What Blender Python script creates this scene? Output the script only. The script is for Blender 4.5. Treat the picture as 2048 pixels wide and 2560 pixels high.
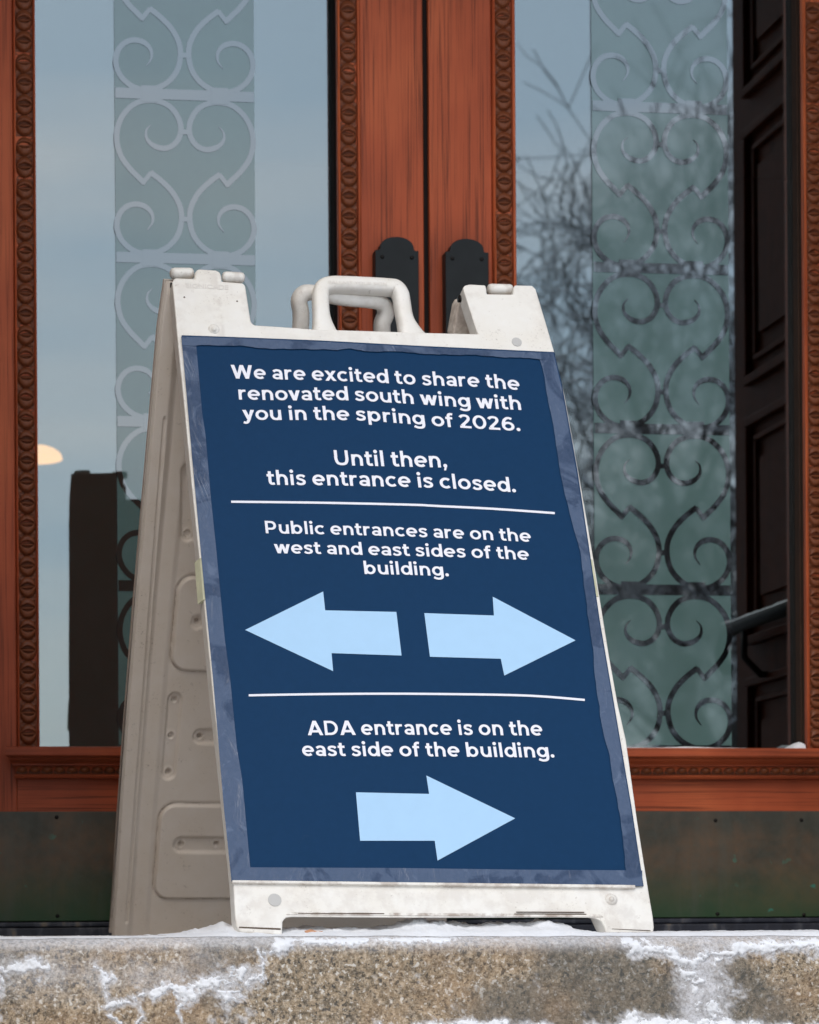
import bpy, bmesh, math, random
from mathutils import Vector, Matrix, noise
R = math.radians
S = bpy.context.scene
for o in list(bpy.data.objects): bpy.data.objects.remove(o)
COL = S.collection
random.seed(7)

# ------------------------------------------------------------------ camera
F, PX, PY, ROLL, PSI = 5643.6, 240.0, 2344.3, 0.0067, R(6.17)
cam_d = bpy.data.cameras.new('camera'); cam = bpy.data.objects.new('camera', cam_d); COL.objects.link(cam)
cam_d.sensor_fit = 'VERTICAL'; cam_d.sensor_height = 36; cam_d.sensor_width = 28.8
cam_d.lens = F / 2560 * 36
cam_d.shift_x = (1024 - PX) / 2560; cam_d.shift_y = (PY - 1280) / 2560
cam_d.clip_start = .05; cam_d.clip_end = 2000
cam_d.dof.use_dof = True; cam_d.dof.focus_distance = 3.42; cam_d.dof.aperture_fstop = 7.8
cps, sps = math.cos(PSI), math.sin(PSI)
right = Vector((cps, -sps, 0)); fwd = Vector((sps, cps, 0)); up = Vector((0, 0, 1))
ri = right * math.cos(ROLL) - up * math.sin(ROLL); u_ = up * math.cos(ROLL) + right * math.sin(ROLL)
cam.matrix_world = Matrix(((ri.x, u_.x, -fwd.x, 0), (ri.y, u_.y, -fwd.y, 0), (ri.z, u_.z, -fwd.z, 0), (0, 0, 0, 1)))
S.camera = cam
# ------------------------------------------------------------------ world, sun, exposure
SUN_EL, SUN_AZ = R(48), R(200)          # azimuth the light comes from, clockwise from +Y
W = bpy.data.worlds.new('World'); S.world = W; W.use_nodes = True
nt = W.node_tree; nt.nodes.clear()
def wn(t, **k):
    n = nt.nodes.new(t)
    for a, b in k.items(): setattr(n, a, b)
    return n
out = wn('ShaderNodeOutputWorld'); sky = wn('ShaderNodeTexSky', sky_type='NISHITA'); sky.sun_disc = False
sky.sun_elevation = SUN_EL; sky.sun_rotation = SUN_AZ; sky.air_density = 1.2; sky.dust_density = 3.0
bg1 = wn('ShaderNodeBackground'); bg1.inputs[1].default_value = .06
bg2 = wn('ShaderNodeBackground'); bg2.inputs[1].default_value = 1.0
tc = wn('ShaderNodeTexCoord'); mp = wn('ShaderNodeMapping'); mp.inputs['Scale'].default_value = (1.2, 1.2, 6)
nz = wn('ShaderNodeTexNoise'); nz.inputs['Scale'].default_value = 2.2; nz.inputs['Detail'].default_value = 6
rp = wn('ShaderNodeValToRGB')
rp.color_ramp.elements[0].position = .44; rp.color_ramp.elements[0].color = (.66, .775, .91, 1)
rp.color_ramp.elements[1].position = .70; rp.color_ramp.elements[1].color = (1.02, .97, .98, 1)
add = wn('ShaderNodeAddShader')
L = nt.links.new
L(tc.outputs['Generated'], mp.inputs[0]); L(mp.outputs[0], nz.inputs['Vector']); L(nz.outputs[0], rp.inputs[0])
L(rp.outputs[0], bg2.inputs[0]); L(sky.outputs[0], bg1.inputs[0]); L(bg1.outputs[0], add.inputs[0]); L(bg2.outputs[0], add.inputs[1]); L(add.outputs[0], out.inputs[0])
sd = bpy.data.lights.new('sun', 'SUN'); sd.energy = .9; sd.angle = R(25); sd.color = (1, .93, .84)
so = bpy.data.objects.new('sun', sd); COL.objects.link(so)
sdir = Vector((math.sin(SUN_AZ) * math.cos(SUN_EL), math.cos(SUN_AZ) * math.cos(SUN_EL), math.sin(SUN_EL)))
so.rotation_euler = sdir.to_track_quat('Z', 'Y').to_euler()
S.view_settings.view_transform = 'Standard'; S.view_settings.look = 'None'; S.view_settings.gamma = 1
S.view_settings.exposure = -0.04
S.view_settings.use_curve_mapping = False
S.render.engine = 'CYCLES'

# ------------------------------------------------------------------ pixel rays (photograph pixels -> points of the place)
cr, sr = math.cos(ROLL), math.sin(ROLL)
def ray(px, py):
    a, b = px - PX, py - PY
    x = cr * a - sr * b; y = sr * a + cr * b
    return right * (x / F) + fwd - up * (y / F)
def at(px, py, Y):
    d = ray(px, py); return d * (Y / d.y)
def hit(px, py, o, n):
    d = ray(px, py); return d * (o.dot(n) / d.dot(n))

# ------------------------------------------------------------------ object helpers
def tag(o, label=None, cat=None, group=None, kind=None):
    if label: o['label'] = label
    if cat: o['category'] = cat
    if group: o['group'] = group
    if kind: o['kind'] = kind
    return o
def thing(name, loc, label, cat, group=None):
    o = bpy.data.objects.new(name, None); COL.objects.link(o); o.location = loc; o.empty_display_size = .1
    return tag(o, label, cat, group)
def origin(p):
    v = Vector((0, 0, 0))
    while p: v = v + p.location; p = p.parent
    return v
def mobj(name, V, Fc, mat, parent=None, smooth=False, loc=None):
    """mesh from WORLD coordinates"""
    og = origin(parent) if parent else Vector((0, 0, 0))
    l = Vector(loc) - og if loc is not None else Vector((0, 0, 0))
    me = bpy.data.meshes.new(name)
    me.from_pydata([tuple(Vector(v) - og - l) for v in V], [], Fc); me.update()
    bm = bmesh.new(); bm.from_mesh(me); bmesh.ops.recalc_face_normals(bm, faces=bm.faces); bm.to_mesh(me); bm.free()
    if smooth:
        for p in me.polygons: p.use_smooth = True
    if mat: me.materials.append(mat)
    o = bpy.data.objects.new(name, me); COL.objects.link(o); o.parent = parent; o.location = l
    return o
def copy_obj(o, parent, loc_world):
    c = o.copy(); COL.objects.link(c); c.parent = parent; c.location = Vector(loc_world) - (origin(parent) if parent else Vector((0, 0, 0)))
    return c
def bevel(o, w, s=2, ang=35):
    m = o.modifiers.new('bevel', 'BEVEL'); m.width = w; m.segments = s; m.limit_method = 'ANGLE'; m.angle_limit = R(ang)
    m.harden_normals = True
    for p in o.data.polygons: p.use_smooth = True
    return o
class MB:
    def __init__(s): s.V = []; s.F = []
    def add(s, V, Fc):
        n = len(s.V); s.V += [Vector(v) for v in V]; s.F += [tuple(i + n for i in f) for f in Fc]; return s
    def box(s, x0, x1, y0, y1, z0, z1):
        V = [(x, y, z) for x in (x0, x1) for y in (y0, y1) for z in (z0, z1)]
        return s.add(V, [(0, 1, 3, 2), (4, 6, 7, 5), (0, 4, 5, 1), (2, 3, 7, 6), (0, 2, 6, 4), (1, 5, 7, 3)])
    def prism(s, front, back):
        n = len(front); V = list(front) + list(back)
        Fc = [tuple(range(n)), tuple(range(2 * n - 1, n - 1, -1))] + [(i, (i + 1) % n, n + (i + 1) % n, n + i) for i in range(n)]
        return s.add(V, Fc)
    def tube(s, P, rad, seg=10, sx=1, ref=None, caps=True, ra=None):
        P = [Vector(p) for p in P]; rads = rad if isinstance(rad, (list, tuple)) else [rad] * len(P)
        V = []; Fc = []; b0 = None
        for i, p in enumerate(P):
            t = (P[min(i + 1, len(P) - 1)] - P[max(i - 1, 0)]).normalized()
            if b0 is None: b0 = Vector(ref) if ref is not None else (Vector((0, 0, 1)) if abs(t.z) < .9 else Vector((1, 0, 0)))
            a = (b0 - t * b0.dot(t)).normalized(); b = t.cross(a)
            if ref is None: b0 = a
            for k in range(seg):
                an = 2 * math.pi * k / seg; cc, ss_ = math.cos(an), math.sin(an); e_ = .68 if ra else 1; V.append(p + a * math.copysign(abs(cc) ** e_, cc) * (ra or rads[i] * sx) + b * math.copysign(abs(ss_) ** e_, ss_) * rads[i])
        for i in range(len(P) - 1):
            for k in range(seg):
                k2 = (k + 1) % seg; Fc.append((i * seg + k, i * seg + k2, (i + 1) * seg + k2, (i + 1) * seg + k))
        if caps: Fc.append(tuple(range(seg - 1, -1, -1))); Fc.append(tuple((len(P) - 1) * seg + k for k in range(seg)))
        return s.add(V, Fc)
    def dome(s, c, n, u, r, h, seg=16, rings=4):
        n = Vector(n).normalized(); u = Vector(u).normalized(); v = n.cross(u); V = []; Fc = []
        for j in range(rings + 1):
            a = math.pi / 2 * j / rings; rr = r * math.cos(a) if j < rings else r * .02; hh = h * math.sin(a)
            for k in range(seg):
                t = 2 * math.pi * k / seg; V.append(Vector(c) + u * rr * math.cos(t) + v * rr * math.sin(t) + n * hh)
        for j in range(rings):
            for k in range(seg):
                k2 = (k + 1) % seg; Fc.append((j * seg + k, j * seg + k2, (j + 1) * seg + k2, (j + 1) * seg + k))
        Fc.append(tuple(rings * seg + k for k in range(seg)))
        return s.add(V, Fc)
    def build(s, name, mat, parent=None, smooth=False, loc=None): return mobj(name, s.V, s.F, mat, parent, smooth, loc)
def catmull(P, n=8, closed=False):
    P = [Vector(p) for p in P]; out_ = []
    m = len(P) if closed else len(P) - 1
    for i in range(m):
        g = lambda k: P[k % len(P)] if closed else P[min(max(k, 0), len(P) - 1)]
        p0, p1, p2, p3 = g(i - 1), g(i), g(i + 1), g(i + 2)
        for j in range(n):
            t = j / n
            out_.append(.5 * ((2 * p1) + (p2 - p0) * t + (2 * p0 - 5 * p1 + 4 * p2 - p3) * t * t + (3 * p1 - p0 - 3 * p2 + p3) * t ** 3))
    if not closed: out_.append(P[-1])
    return out_
def lerp_pts(T, y):
    """piecewise linear x over a table of (y, x)"""
    if y <= T[0][0]: a, b = T[0], T[1]
    elif y >= T[-1][0]: a, b = T[-2], T[-1]
    else:
        for a, b in zip(T, T[1:]):
            if a[0] <= y <= b[0]: break
    return a[1] + (b[1] - a[1]) * (y - a[0]) / (b[0] - a[0])
def sm(a, b, x):
    t = min(1, max(0, (x - a) / (b - a))); return t * t * (3 - 2 * t)
def fbm(x, y, z=0, o=4): return noise.fractal(Vector((x, y, z)), 1.0, 2.0, o)

# ------------------------------------------------------------------ materials
class M:
    """small node builder"""
    def __init__(s, name):
        s.m = bpy.data.materials.new(name); s.m.use_nodes = True; s.n = s.m.node_tree.nodes; s.l = s.m.node_tree.links.new
        s.p = s.n['Principled BSDF']; s.o = s.n['Material Output']; s.tc = s.n.new('ShaderNodeTexCoord')
    def node(s, t, **k):
        n = s.n.new(t)
        for a, b in k.items(): setattr(n, a, b)
        return n
    def noise(s, scale, detail=4, rough=.55, stretch=(1, 1, 1), dist=0, off=(0, 0, 0)):
        mp = s.node('ShaderNodeMapping'); mp.inputs['Scale'].default_value = stretch; mp.inputs['Location'].default_value = off
        s.l(s.tc.outputs['Object'], mp.inputs[0])
        n = s.node('ShaderNodeTexNoise'); n.inputs['Scale'].default_value = scale; n.inputs['Detail'].default_value = detail
        n.inputs['Roughness'].default_value = rough; n.inputs['Distortion'].default_value = dist
        s.l(mp.outputs[0], n.inputs['Vector']); return n.outputs['Fac']
    def ramp(s, fac, stops, interp='LINEAR'):
        r = s.node('ShaderNodeValToRGB'); e = r.color_ramp.elements; r.color_ramp.interpolation = interp
        while len(e) < len(stops): e.new(.5)
        for i, (p, c) in enumerate(stops):
            e[i].position = p; e[i].color = (c, c, c, 1) if not isinstance(c, (tuple, list)) else (*c, 1)
        s.l(fac, r.inputs[0]); return r.outputs[0]
    def mix(s, fac, a, b, mode='MIX'):
        n = s.node('ShaderNodeMix', data_type='RGBA', blend_type=mode)
        for v, i in ((fac, 0), (a, 6), (b, 7)):
            if isinstance(v, (int, float)): n.inputs[i].default_value = v if i == 0 else (v, v, v, 1)
            elif isinstance(v, (tuple, list)): n.inputs[i].default_value = (*v, 1)
            else: s.l(v, n.inputs[i])
        return n.outputs[2]
    def math(s, op, a, b=0.0, clamp=False):
        n = s.node('ShaderNodeMath', operation=op, use_clamp=clamp)
        for v, i in ((a, 0), (b, 1)):
            if isinstance(v, (int, float)): n.inputs[i].default_value = v
            else: s.l(v, n.inputs[i])
        return n.outputs[0]
    def col(s, c):
        if isinstance(c, (tuple, list)): s.p.inputs['Base Color'].default_value = (*c, 1)
        else: s.l(c, s.p.inputs['Base Color'])
        return s
    def set(s, **k):
        for a, b in k.items():
            i = s.p.inputs[a.replace('_', ' ')]
            if isinstance(b, (int, float)): i.default_value = b
            else: s.l(b, i)
        return s
    def bump(s, h, strength=.3, dist=.002):
        b = s.node('ShaderNodeBump'); b.inputs['Strength'].default_value = strength; b.inputs['Distance'].default_value = dist
        s.l(h, b.inputs['Height']); s.l(b.outputs[0], s.p.inputs['Normal']); return s
    def xyz(s):
        n = s.node('ShaderNodeSeparateXYZ'); s.l(s.tc.outputs['Object'], n.inputs[0]); return n.outputs

def wood(name, horiz=False, bright=1.0, off=(0, 0, 0), fig=1.0):
    m = M(name)
    st = (.4, 4, 11) if horiz else (11, 4, .4)
    st2 = (1.3, 40, 100) if horiz else (100, 40, 1.3)
    big = m.noise(1.0, 3, .5, st, .6, off)                  # cathedral figure
    w = m.math('MULTIPLY', big, 62.0 * fig); fr = m.math('SINE', w)
    pores = m.noise(3.2, 5, .65, st2, 0, off)
    tone = m.noise(1.1, 4, .6, (2, 2, 1.2), 0, off)
    b = bright
    base = m.ramp(tone, [(.3, (.27 * b, .054 * b, .022 * b)), (.5, (.47 * b, .098 * b, .037 * b)), (.7, (.64 * b, .158 * b, .058 * b))])
    lines = m.ramp(fr, [(.10, 0.0), (.95, 1.0)])
    pm = m.ramp(pores, [(.42, 0.0), (.58, 1.0)])
    grain = m.math('MULTIPLY', lines, pm)
    grain = m.math('ADD', m.math('MULTIPLY', grain, .30), m.math('MULTIPLY', m.ramp(pores, [(.50, 0.0), (.66, 1.0)]), .45), True)
    c = m.mix(grain, base, (.060 * b, .018 * b, .009 * b))
    m.col(c).set(Roughness=.45, Specular_IOR_Level=.2 * min(1, b))
    m.bump(m.math('SUBTRACT', 1.0, grain), .25, .0008)
    return m.m
WOOD_V = wood('oak_upright'); WOOD_V2 = wood('oak_upright_pale', off=(3.1, 1, 7.7), fig=.8); WOOD_H = wood('oak_level', True, .95, (2, 5, 1))
def carved_mat():
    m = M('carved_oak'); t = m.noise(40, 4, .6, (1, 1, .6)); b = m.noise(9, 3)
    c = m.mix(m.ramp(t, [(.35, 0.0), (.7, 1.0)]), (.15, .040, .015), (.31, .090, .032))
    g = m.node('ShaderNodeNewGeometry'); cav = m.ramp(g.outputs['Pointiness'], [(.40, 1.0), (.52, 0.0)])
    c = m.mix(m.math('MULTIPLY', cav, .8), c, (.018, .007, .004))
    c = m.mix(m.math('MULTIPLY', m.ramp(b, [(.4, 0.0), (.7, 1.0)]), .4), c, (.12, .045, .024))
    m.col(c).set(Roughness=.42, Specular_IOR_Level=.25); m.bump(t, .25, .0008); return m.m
CARVED = carved_mat()
def dark_mat(name, c, rough=.5, metal=0.0, amt=.4, scale=20):
    m = M(name); t = m.noise(scale, 5)
    m.col(m.mix(t, tuple(x * (1 - amt) for x in c), tuple(x * (1 + amt) for x in c))).set(Roughness=rough, Metallic=metal, Specular_IOR_Level=.22)
    m.bump(t, .15, .0006); return m.m
GASKET = dark_mat('near_black_rebate', (.010, .005, .004), .8)  # near-black brown for the left door's rebate and the leaf gap
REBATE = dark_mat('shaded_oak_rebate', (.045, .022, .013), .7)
IRON = dark_mat('black_iron', (.010, .010, .011), .6)
BRONZE = dark_mat('dark_bronze', (.016, .019, .020), .45, .1, .3, 30)
SCREW = dark_mat('screw_metal', (.02, .018, .017), .4, .6)
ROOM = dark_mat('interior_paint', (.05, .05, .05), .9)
BARK = None
def glass_mat():
    m = M('window_glass'); nd = m.n; nd.remove(m.p)
    tr = m.node('ShaderNodeBsdfTransparent'); tr.inputs[0].default_value = (.72, .78, .77, 1)
    gl = m.node('ShaderNodeBsdfGlossy'); gl.inputs['Roughness'].default_value = .012; gl.inputs['Color'].default_value = (.86, .96, 1.0, 1)
    t = m.noise(1.6, 2, .4); b = m.node('ShaderNodeBump'); b.inputs['Strength'].default_value = .05; b.inputs['Distance'].default_value = .004
    m.l(t, b.inputs['Height']); m.l(b.outputs[0], gl.inputs['Normal'])
    mx = m.node('ShaderNodeMixShader'); mx.inputs[0].default_value = .225
    m.l(tr.outputs[0], mx.inputs[1]); m.l(gl.outputs[0], mx.inputs[2]); m.l(mx.outputs[0], m.o.inputs[0]); return m.m
GLASS = glass_mat()
def film_mat(name, dif, refl, rough, tint=(.88, .97, 1)):
    m = M(name); m.n.remove(m.p)
    t = m.noise(12, 4); c = m.mix(t, tuple(x * .85 for x in dif), tuple(x * 1.15 for x in dif))
    d = m.node('ShaderNodeBsdfDiffuse'); m.l(c, d.inputs[0])
    g = m.node('ShaderNodeBsdfGlossy'); g.inputs['Roughness'].default_value = rough; g.inputs['Color'].default_value = (*tint, 1)
    mx = m.node('ShaderNodeMixShader'); mx.inputs[0].default_value = refl
    m.l(d.outputs[0], mx.inputs[1]); m.l(g.outputs[0], mx.inputs[2]); m.l(mx.outputs[0], m.o.inputs[0]); return m.m
FROST = film_mat('etched_glass', (.098, .172, .162), .145, .03)
CLEARLINE = film_mat('polished_scroll_glass', (.006, .007, .008), .262, .012)
def copper_mat():
    m = M('patinated_copper'); x = m.xyz(); z = x[2]
    n1 = m.noise(7, 6, .65); n2 = m.noise(60, 4, .6); n3 = m.noise(38, 2, .5); nb = m.noise(2.5, 3)
    base = m.mix(m.ramp(n1, [(.38, 0.0), (.62, 1.0)]), (.060, .056, .042), (.150, .095, .058))
    base = m.mix(m.math('MULTIPLY', m.ramp(n2, [(.4, 0.0), (.75, 1.0)]), .45), base, (.085, .095, .078))
    # green creeps up from the bottom edge (kick plate is .21 m tall, bottom near z = .04)
    hz = m.math('ADD', z, m.math('MULTIPLY', nb, .09))
    g = m.ramp(hz, [(.075, 1.0), (.18, 0.0)])
    base = m.mix(m.math('MULTIPLY', g, .8), base, (.024, .082, .034))
    up_ = m.ramp(hz, [(.235, 0.0), (.32, 1.0)])
    base = m.mix(m.math('MULTIPLY', up_, .55), base, (.052, .058, .052))
    sp = m.ramp(n3, [(.70, 0.0), (.735, 1.0)])
    base = m.mix(m.math('MULTIPLY', sp, m.ramp(n1, [(.45, 0.0), (.6, .9)])), base, (.05, .22, .16))
    runs = m.noise(26, 5, .65, (1, 1, .12)); base = m.mix(m.math('MULTIPLY', m.ramp(runs, [(.5, 0.0), (.7, 1.0)]), .35), base, (.10, .105, .085))
    m.col(base).set(Roughness=.5, Metallic=.25, Specular_IOR_Level=.35); m.bump(n2, .1, .0005); return m.m
COPPER = copper_mat()
def threshold_mat():
    m = M('tarred_threshold'); n = m.noise(22, 5, .6, (1, 1, .35)); n2 = m.noise(60, 3)
    c = m.ramp(n, [(.35, (.010, .012, .020)), (.52, (.020, .024, .040)), (.60, (.08, .085, .10)), (.70, (.26, .19, .12))])
    m.col(c).set(Roughness=.5); m.bump(n2, .4, .002); return m.m
THRESH = threshold_mat()
def plastic_mat(name, tint=(.80, .785, .755), dirt=1.0):
    m = M(name)
    fine = m.noise(260, 3, .7); patch = m.noise(14, 5, .65); streak = m.noise(45, 4, .6); g = m.node('ShaderNodeNewGeometry')
    scr = m.noise(60, 6, .8, (1, 1, 1), .4)
    c = m.mix(m.ramp(patch, [(.3, 0.0), (.75, 1.0)]), tint, (tint[0] * .93, tint[1] * .90, tint[2] * .85))
    d1 = m.math('MULTIPLY', m.ramp(fine, [(.60, 0.0), (.72, 1.0)]), m.ramp(patch, [(.52, 0.0), (.66, 1.0)]))
    c = m.mix(m.math('MULTIPLY', d1, .55 * dirt), c, (.22, .16, .12))
    sc = m.math('MULTIPLY', m.ramp(scr, [(.62, 0.0), (.66, 1.0)]), .30 * dirt)
    c = m.mix(sc, c, (.36, .30, .25))
    edge = m.ramp(g.outputs['Pointiness'], [(.52, 0.0), (.60, 1.0)])
    ed = m.math('MULTIPLY', edge, m.ramp(streak, [(.42, 0.0), (.60, 1.0)]))
    c = m.mix(m.math('MULTIPLY', ed, .55 * dirt), c, (.25, .17, .12))
    m.col(c).set(Roughness=.42, Specular_IOR_Level=.4); m.bump(scr, .06, .0006); return m.m
PLASTIC = plastic_mat('white_plastic', (.82, .80, .755), 1.35); PLASTIC_B = plastic_mat('white_plastic_shaded', (.72, .645, .57), 1.6)  # rear copy: shade and warm bounce put into its tan tint, plus dirt
DISC = dark_mat('moulded_disc', (.50, .49, .47), .45, 0, .08)
GRIME = dark_mat('grime', (.10, .07, .05), .8)
def poster_mat():
    m = M('printed_navy'); n = m.noise(90, 4, .6); n2 = m.noise(3, 3)
    c = m.mix(n, (.0040, .030, .082), (.0064, .039, .104)); c = m.mix(m.math('MULTIPLY', n2, .5), c, (.0055, .037, .100))
    scf = m.noise(34, 7, .8, (1, 1, 1), 2.0); c = m.mix(m.math('MULTIPLY', m.ramp(scf, [(.62, 0.0), (.72, 1.0)]), .10), c, (.10, .13, .18))
    m.col(c).set(Roughness=.45, Specular_IOR_Level=.09)
    m.bump(m.math('ADD', m.noise(5, 2), m.math('MULTIPLY', n, .03)), .25, .006); return m.m
NAVY = poster_mat()
def plainmat(name, c, rough=.5, spec=.4, amt=.04, scale=40):
    m = M(name); t = m.noise(scale, 3)
    m.col(m.mix(t, tuple(x * (1 - amt) for x in c), tuple(x * (1 + amt) for x in c))).set(Roughness=rough, Specular_IOR_Level=spec); return m.m
WHITE_INK = plainmat('white_print', (.80, .80, .86)); SKY_INK = plainmat('pale_blue_print', (.385, .60, .82))
def tape_mat():
    m = M('clear_tape_over_navy'); w = m.noise(9, 4, .55, (1, 1, 1), 1.2); f = m.noise(120, 4, .7, (1, .3, 1)); cr_ = m.noise(26, 4, .6, (1, 1, .4), 2.0)
    a = m.ramp(w, [(.44, 0.0), (.50, 1.0)])
    c = m.mix(a, (.006, .028, .074), (.045, .077, .140)); c = m.mix(m.math('MULTIPLY', f, .35), c, (.15, .19, .30))  # paler patches: glossy haze painted into the tape colour
    c = m.mix(m.math('MULTIPLY', m.ramp(cr_, [(.60, 0.0), (.70, 1.0)]), .22), c, (.22, .28, .40))  # crinkle highlights painted in pale blue
    m.col(c).set(Roughness=.2, Specular_IOR_Level=.34)
    m.bump(cr_, .5, .004); return m.m
TAPE = tape_mat()
GREEN_TAPE = plainmat('faded_green_tape', (.52, .51, .36), .6, .2, .25, 60)
def granite_mat():
    m = M('granite'); m.tc2 = None
    a = m.noise(210, 4, .8); b = m.noise(95, 5, .85, off=(4, 4, 4)); a2 = m.noise(130, 2, .6, off=(9, 2, 5)); lg = m.noise(5, 5, .7, off=(1, 7, 3)); big = m.noise(3.2, 4, .6); mid = m.noise(12, 4, .6, off=(8, 1, 2))
    c = m.ramp(a, [(.36, (.04, .036, .032)), (.44, (.16, .135, .105)), (.51, (.36, .295, .22)), (.58, (.60, .52, .42)), (.68, (.80, .75, .68))])
    c2 = m.ramp(b, [(.36, (.05, .045, .04)), (.46, (.22, .17, .11)), (.56, (.52, .38, .23)), (.68, (.74, .60, .45))])
    c = m.mix(.5, c, c2)
    c = m.mix(m.math('MULTIPLY', m.ramp(a2, [(.60, 0.0), (.66, 1.0)]), .8), c, (.80, .76, .70)); c = m.mix(m.math('MULTIPLY', m.ramp(a2, [(.36, 1.0), (.41, 0.0)]), .8), c, (.05, .05, .05))
    c = m.mix(m.math('MULTIPLY', m.ramp(lg, [(.50, 0.0), (.68, 1.0)]), .30), c, (.50, .30, .15))
    c = m.mix(m.math('MULTIPLY', m.ramp(mid, [(.55, 0.0), (.75, 1.0)]), .35), c, (.34, .20, .10))
    c = m.mix(m.math('MULTIPLY', m.ramp(big, [(.42, 1.0), (.52, 0.0)]), .6), c, (.10, .105, .10))
    at_ = m.node('ShaderNodeAttribute', attribute_name='frost'); fr = at_.outputs['Fac']
    k = m.math('MULTIPLY', fr, m.ramp(a, [(.30, .35), (.58, 1.0)]))
    c = m.mix(k, c, (.72, .72, .75))
    m.col(c).set(Roughness=.8, Specular_IOR_Level=.3)
    m.bump(m.math('ADD', a, m.math('MULTIPLY', mid, 1.5)), .6, .004); return m.m
GRANITE = granite_mat()
def snow_mat():
    m = M('snow'); n = m.noise(220, 4, .7); n2 = m.noise(30, 4)
    m.col(m.mix(n2, (.80, .82, .86), (.88, .89, .91))).set(Roughness=.85, Specular_IOR_Level=.2); m.bump(m.math('ADD', n, n2), .5, .003); return m.m
SNOW = snow_mat()
def bark_mat():
    m = M('bark_with_snow'); n = m.noise(9, 5, .7, (1, 1, .3)); g = m.node('ShaderNodeNewGeometry'); sx = m.node('ShaderNodeSeparateXYZ')
    m.l(g.outputs['Normal'], sx.inputs[0]); t = m.math('ADD', sx.outputs[2], m.math('MULTIPLY', n, .5))
    k = m.ramp(t, [(.52, 0.0), (.66, 1.0)])
    m.col(m.mix(k, m.mix(n, (.02, .018, .016), (.06, .05, .045)), (.82, .84, .88))).set(Roughness=.9); return m.m
BARK = bark_mat()

# ================================================================== SETTING
YG, YM, YS = 4.440, 4.394, 4.399         # glass plane, moulding front, stile front
LAND = .003
YE = 3.13                                 # front edge of the landing
def gx(px, py=900, Y=YS): return at(px, py, Y).x
def gz(py, px=300, Y=YS): return at(px, py, Y).z
XL, XR = gx(-110), gx(2048) + .19         # door pair outer edges
# building facade round the doors
bld = thing('building', (1.1, 4.5, 0), 'granite building wall framing the pair of glazed wooden doors', 'building')
b = MB(); b.box(-4.5, XL - .14, 4.30, 5.1, LAND, 5.2); b.box(XR + .14, 7.0, 4.30, 5.1, LAND, 5.2); b.box(XL - .14, XR + .14, 4.30, 5.1, 2.72, 5.2)
b.build('wall', GRANITE, bld)
fr = thing('door_frame', (1.1, 4.4, LAND), 'reddish oak frame around the pair of doors', 'door frame')
for nm, bx in (('jamb', (XL - .137, XL - .004, 4.33, 4.6, LAND, 2.6)), ('jamb', (XR + .004, XR + .137, 4.33, 4.6, LAND, 2.6)), ('head', (XL - .137, XR + .137, 4.33, 4.6, 2.602, 2.717))):
    q = MB(); q.box(*bx); bevel(q.build(nm, WOOD_V if nm == 'jamb' else WOOD_H, fr), .004)
# unseen entrance arch added to darken the doors: side walls and soffit
q = MB(); q.box(-1.2, XL - .16, 2.9, 4.297, LAND, 5.2); q.box(2.75, 4.4, 2.9, 4.297, LAND, 5.2); q.box(XL - .158, 2.748, 2.9, 4.297, 3.05, 5.2)
q.build('shading_porch', GRANITE, bld)
# dark room behind the glass
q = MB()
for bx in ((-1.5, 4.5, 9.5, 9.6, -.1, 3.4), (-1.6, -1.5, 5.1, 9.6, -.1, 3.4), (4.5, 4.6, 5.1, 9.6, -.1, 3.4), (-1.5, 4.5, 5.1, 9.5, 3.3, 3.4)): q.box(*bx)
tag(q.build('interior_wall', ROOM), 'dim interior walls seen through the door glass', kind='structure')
q = MB(); q.box(-1.5, 4.5, 4.6, 9.5, -.1, -.01); tag(q.build('interior_floor', ROOM), kind='structure')
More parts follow.
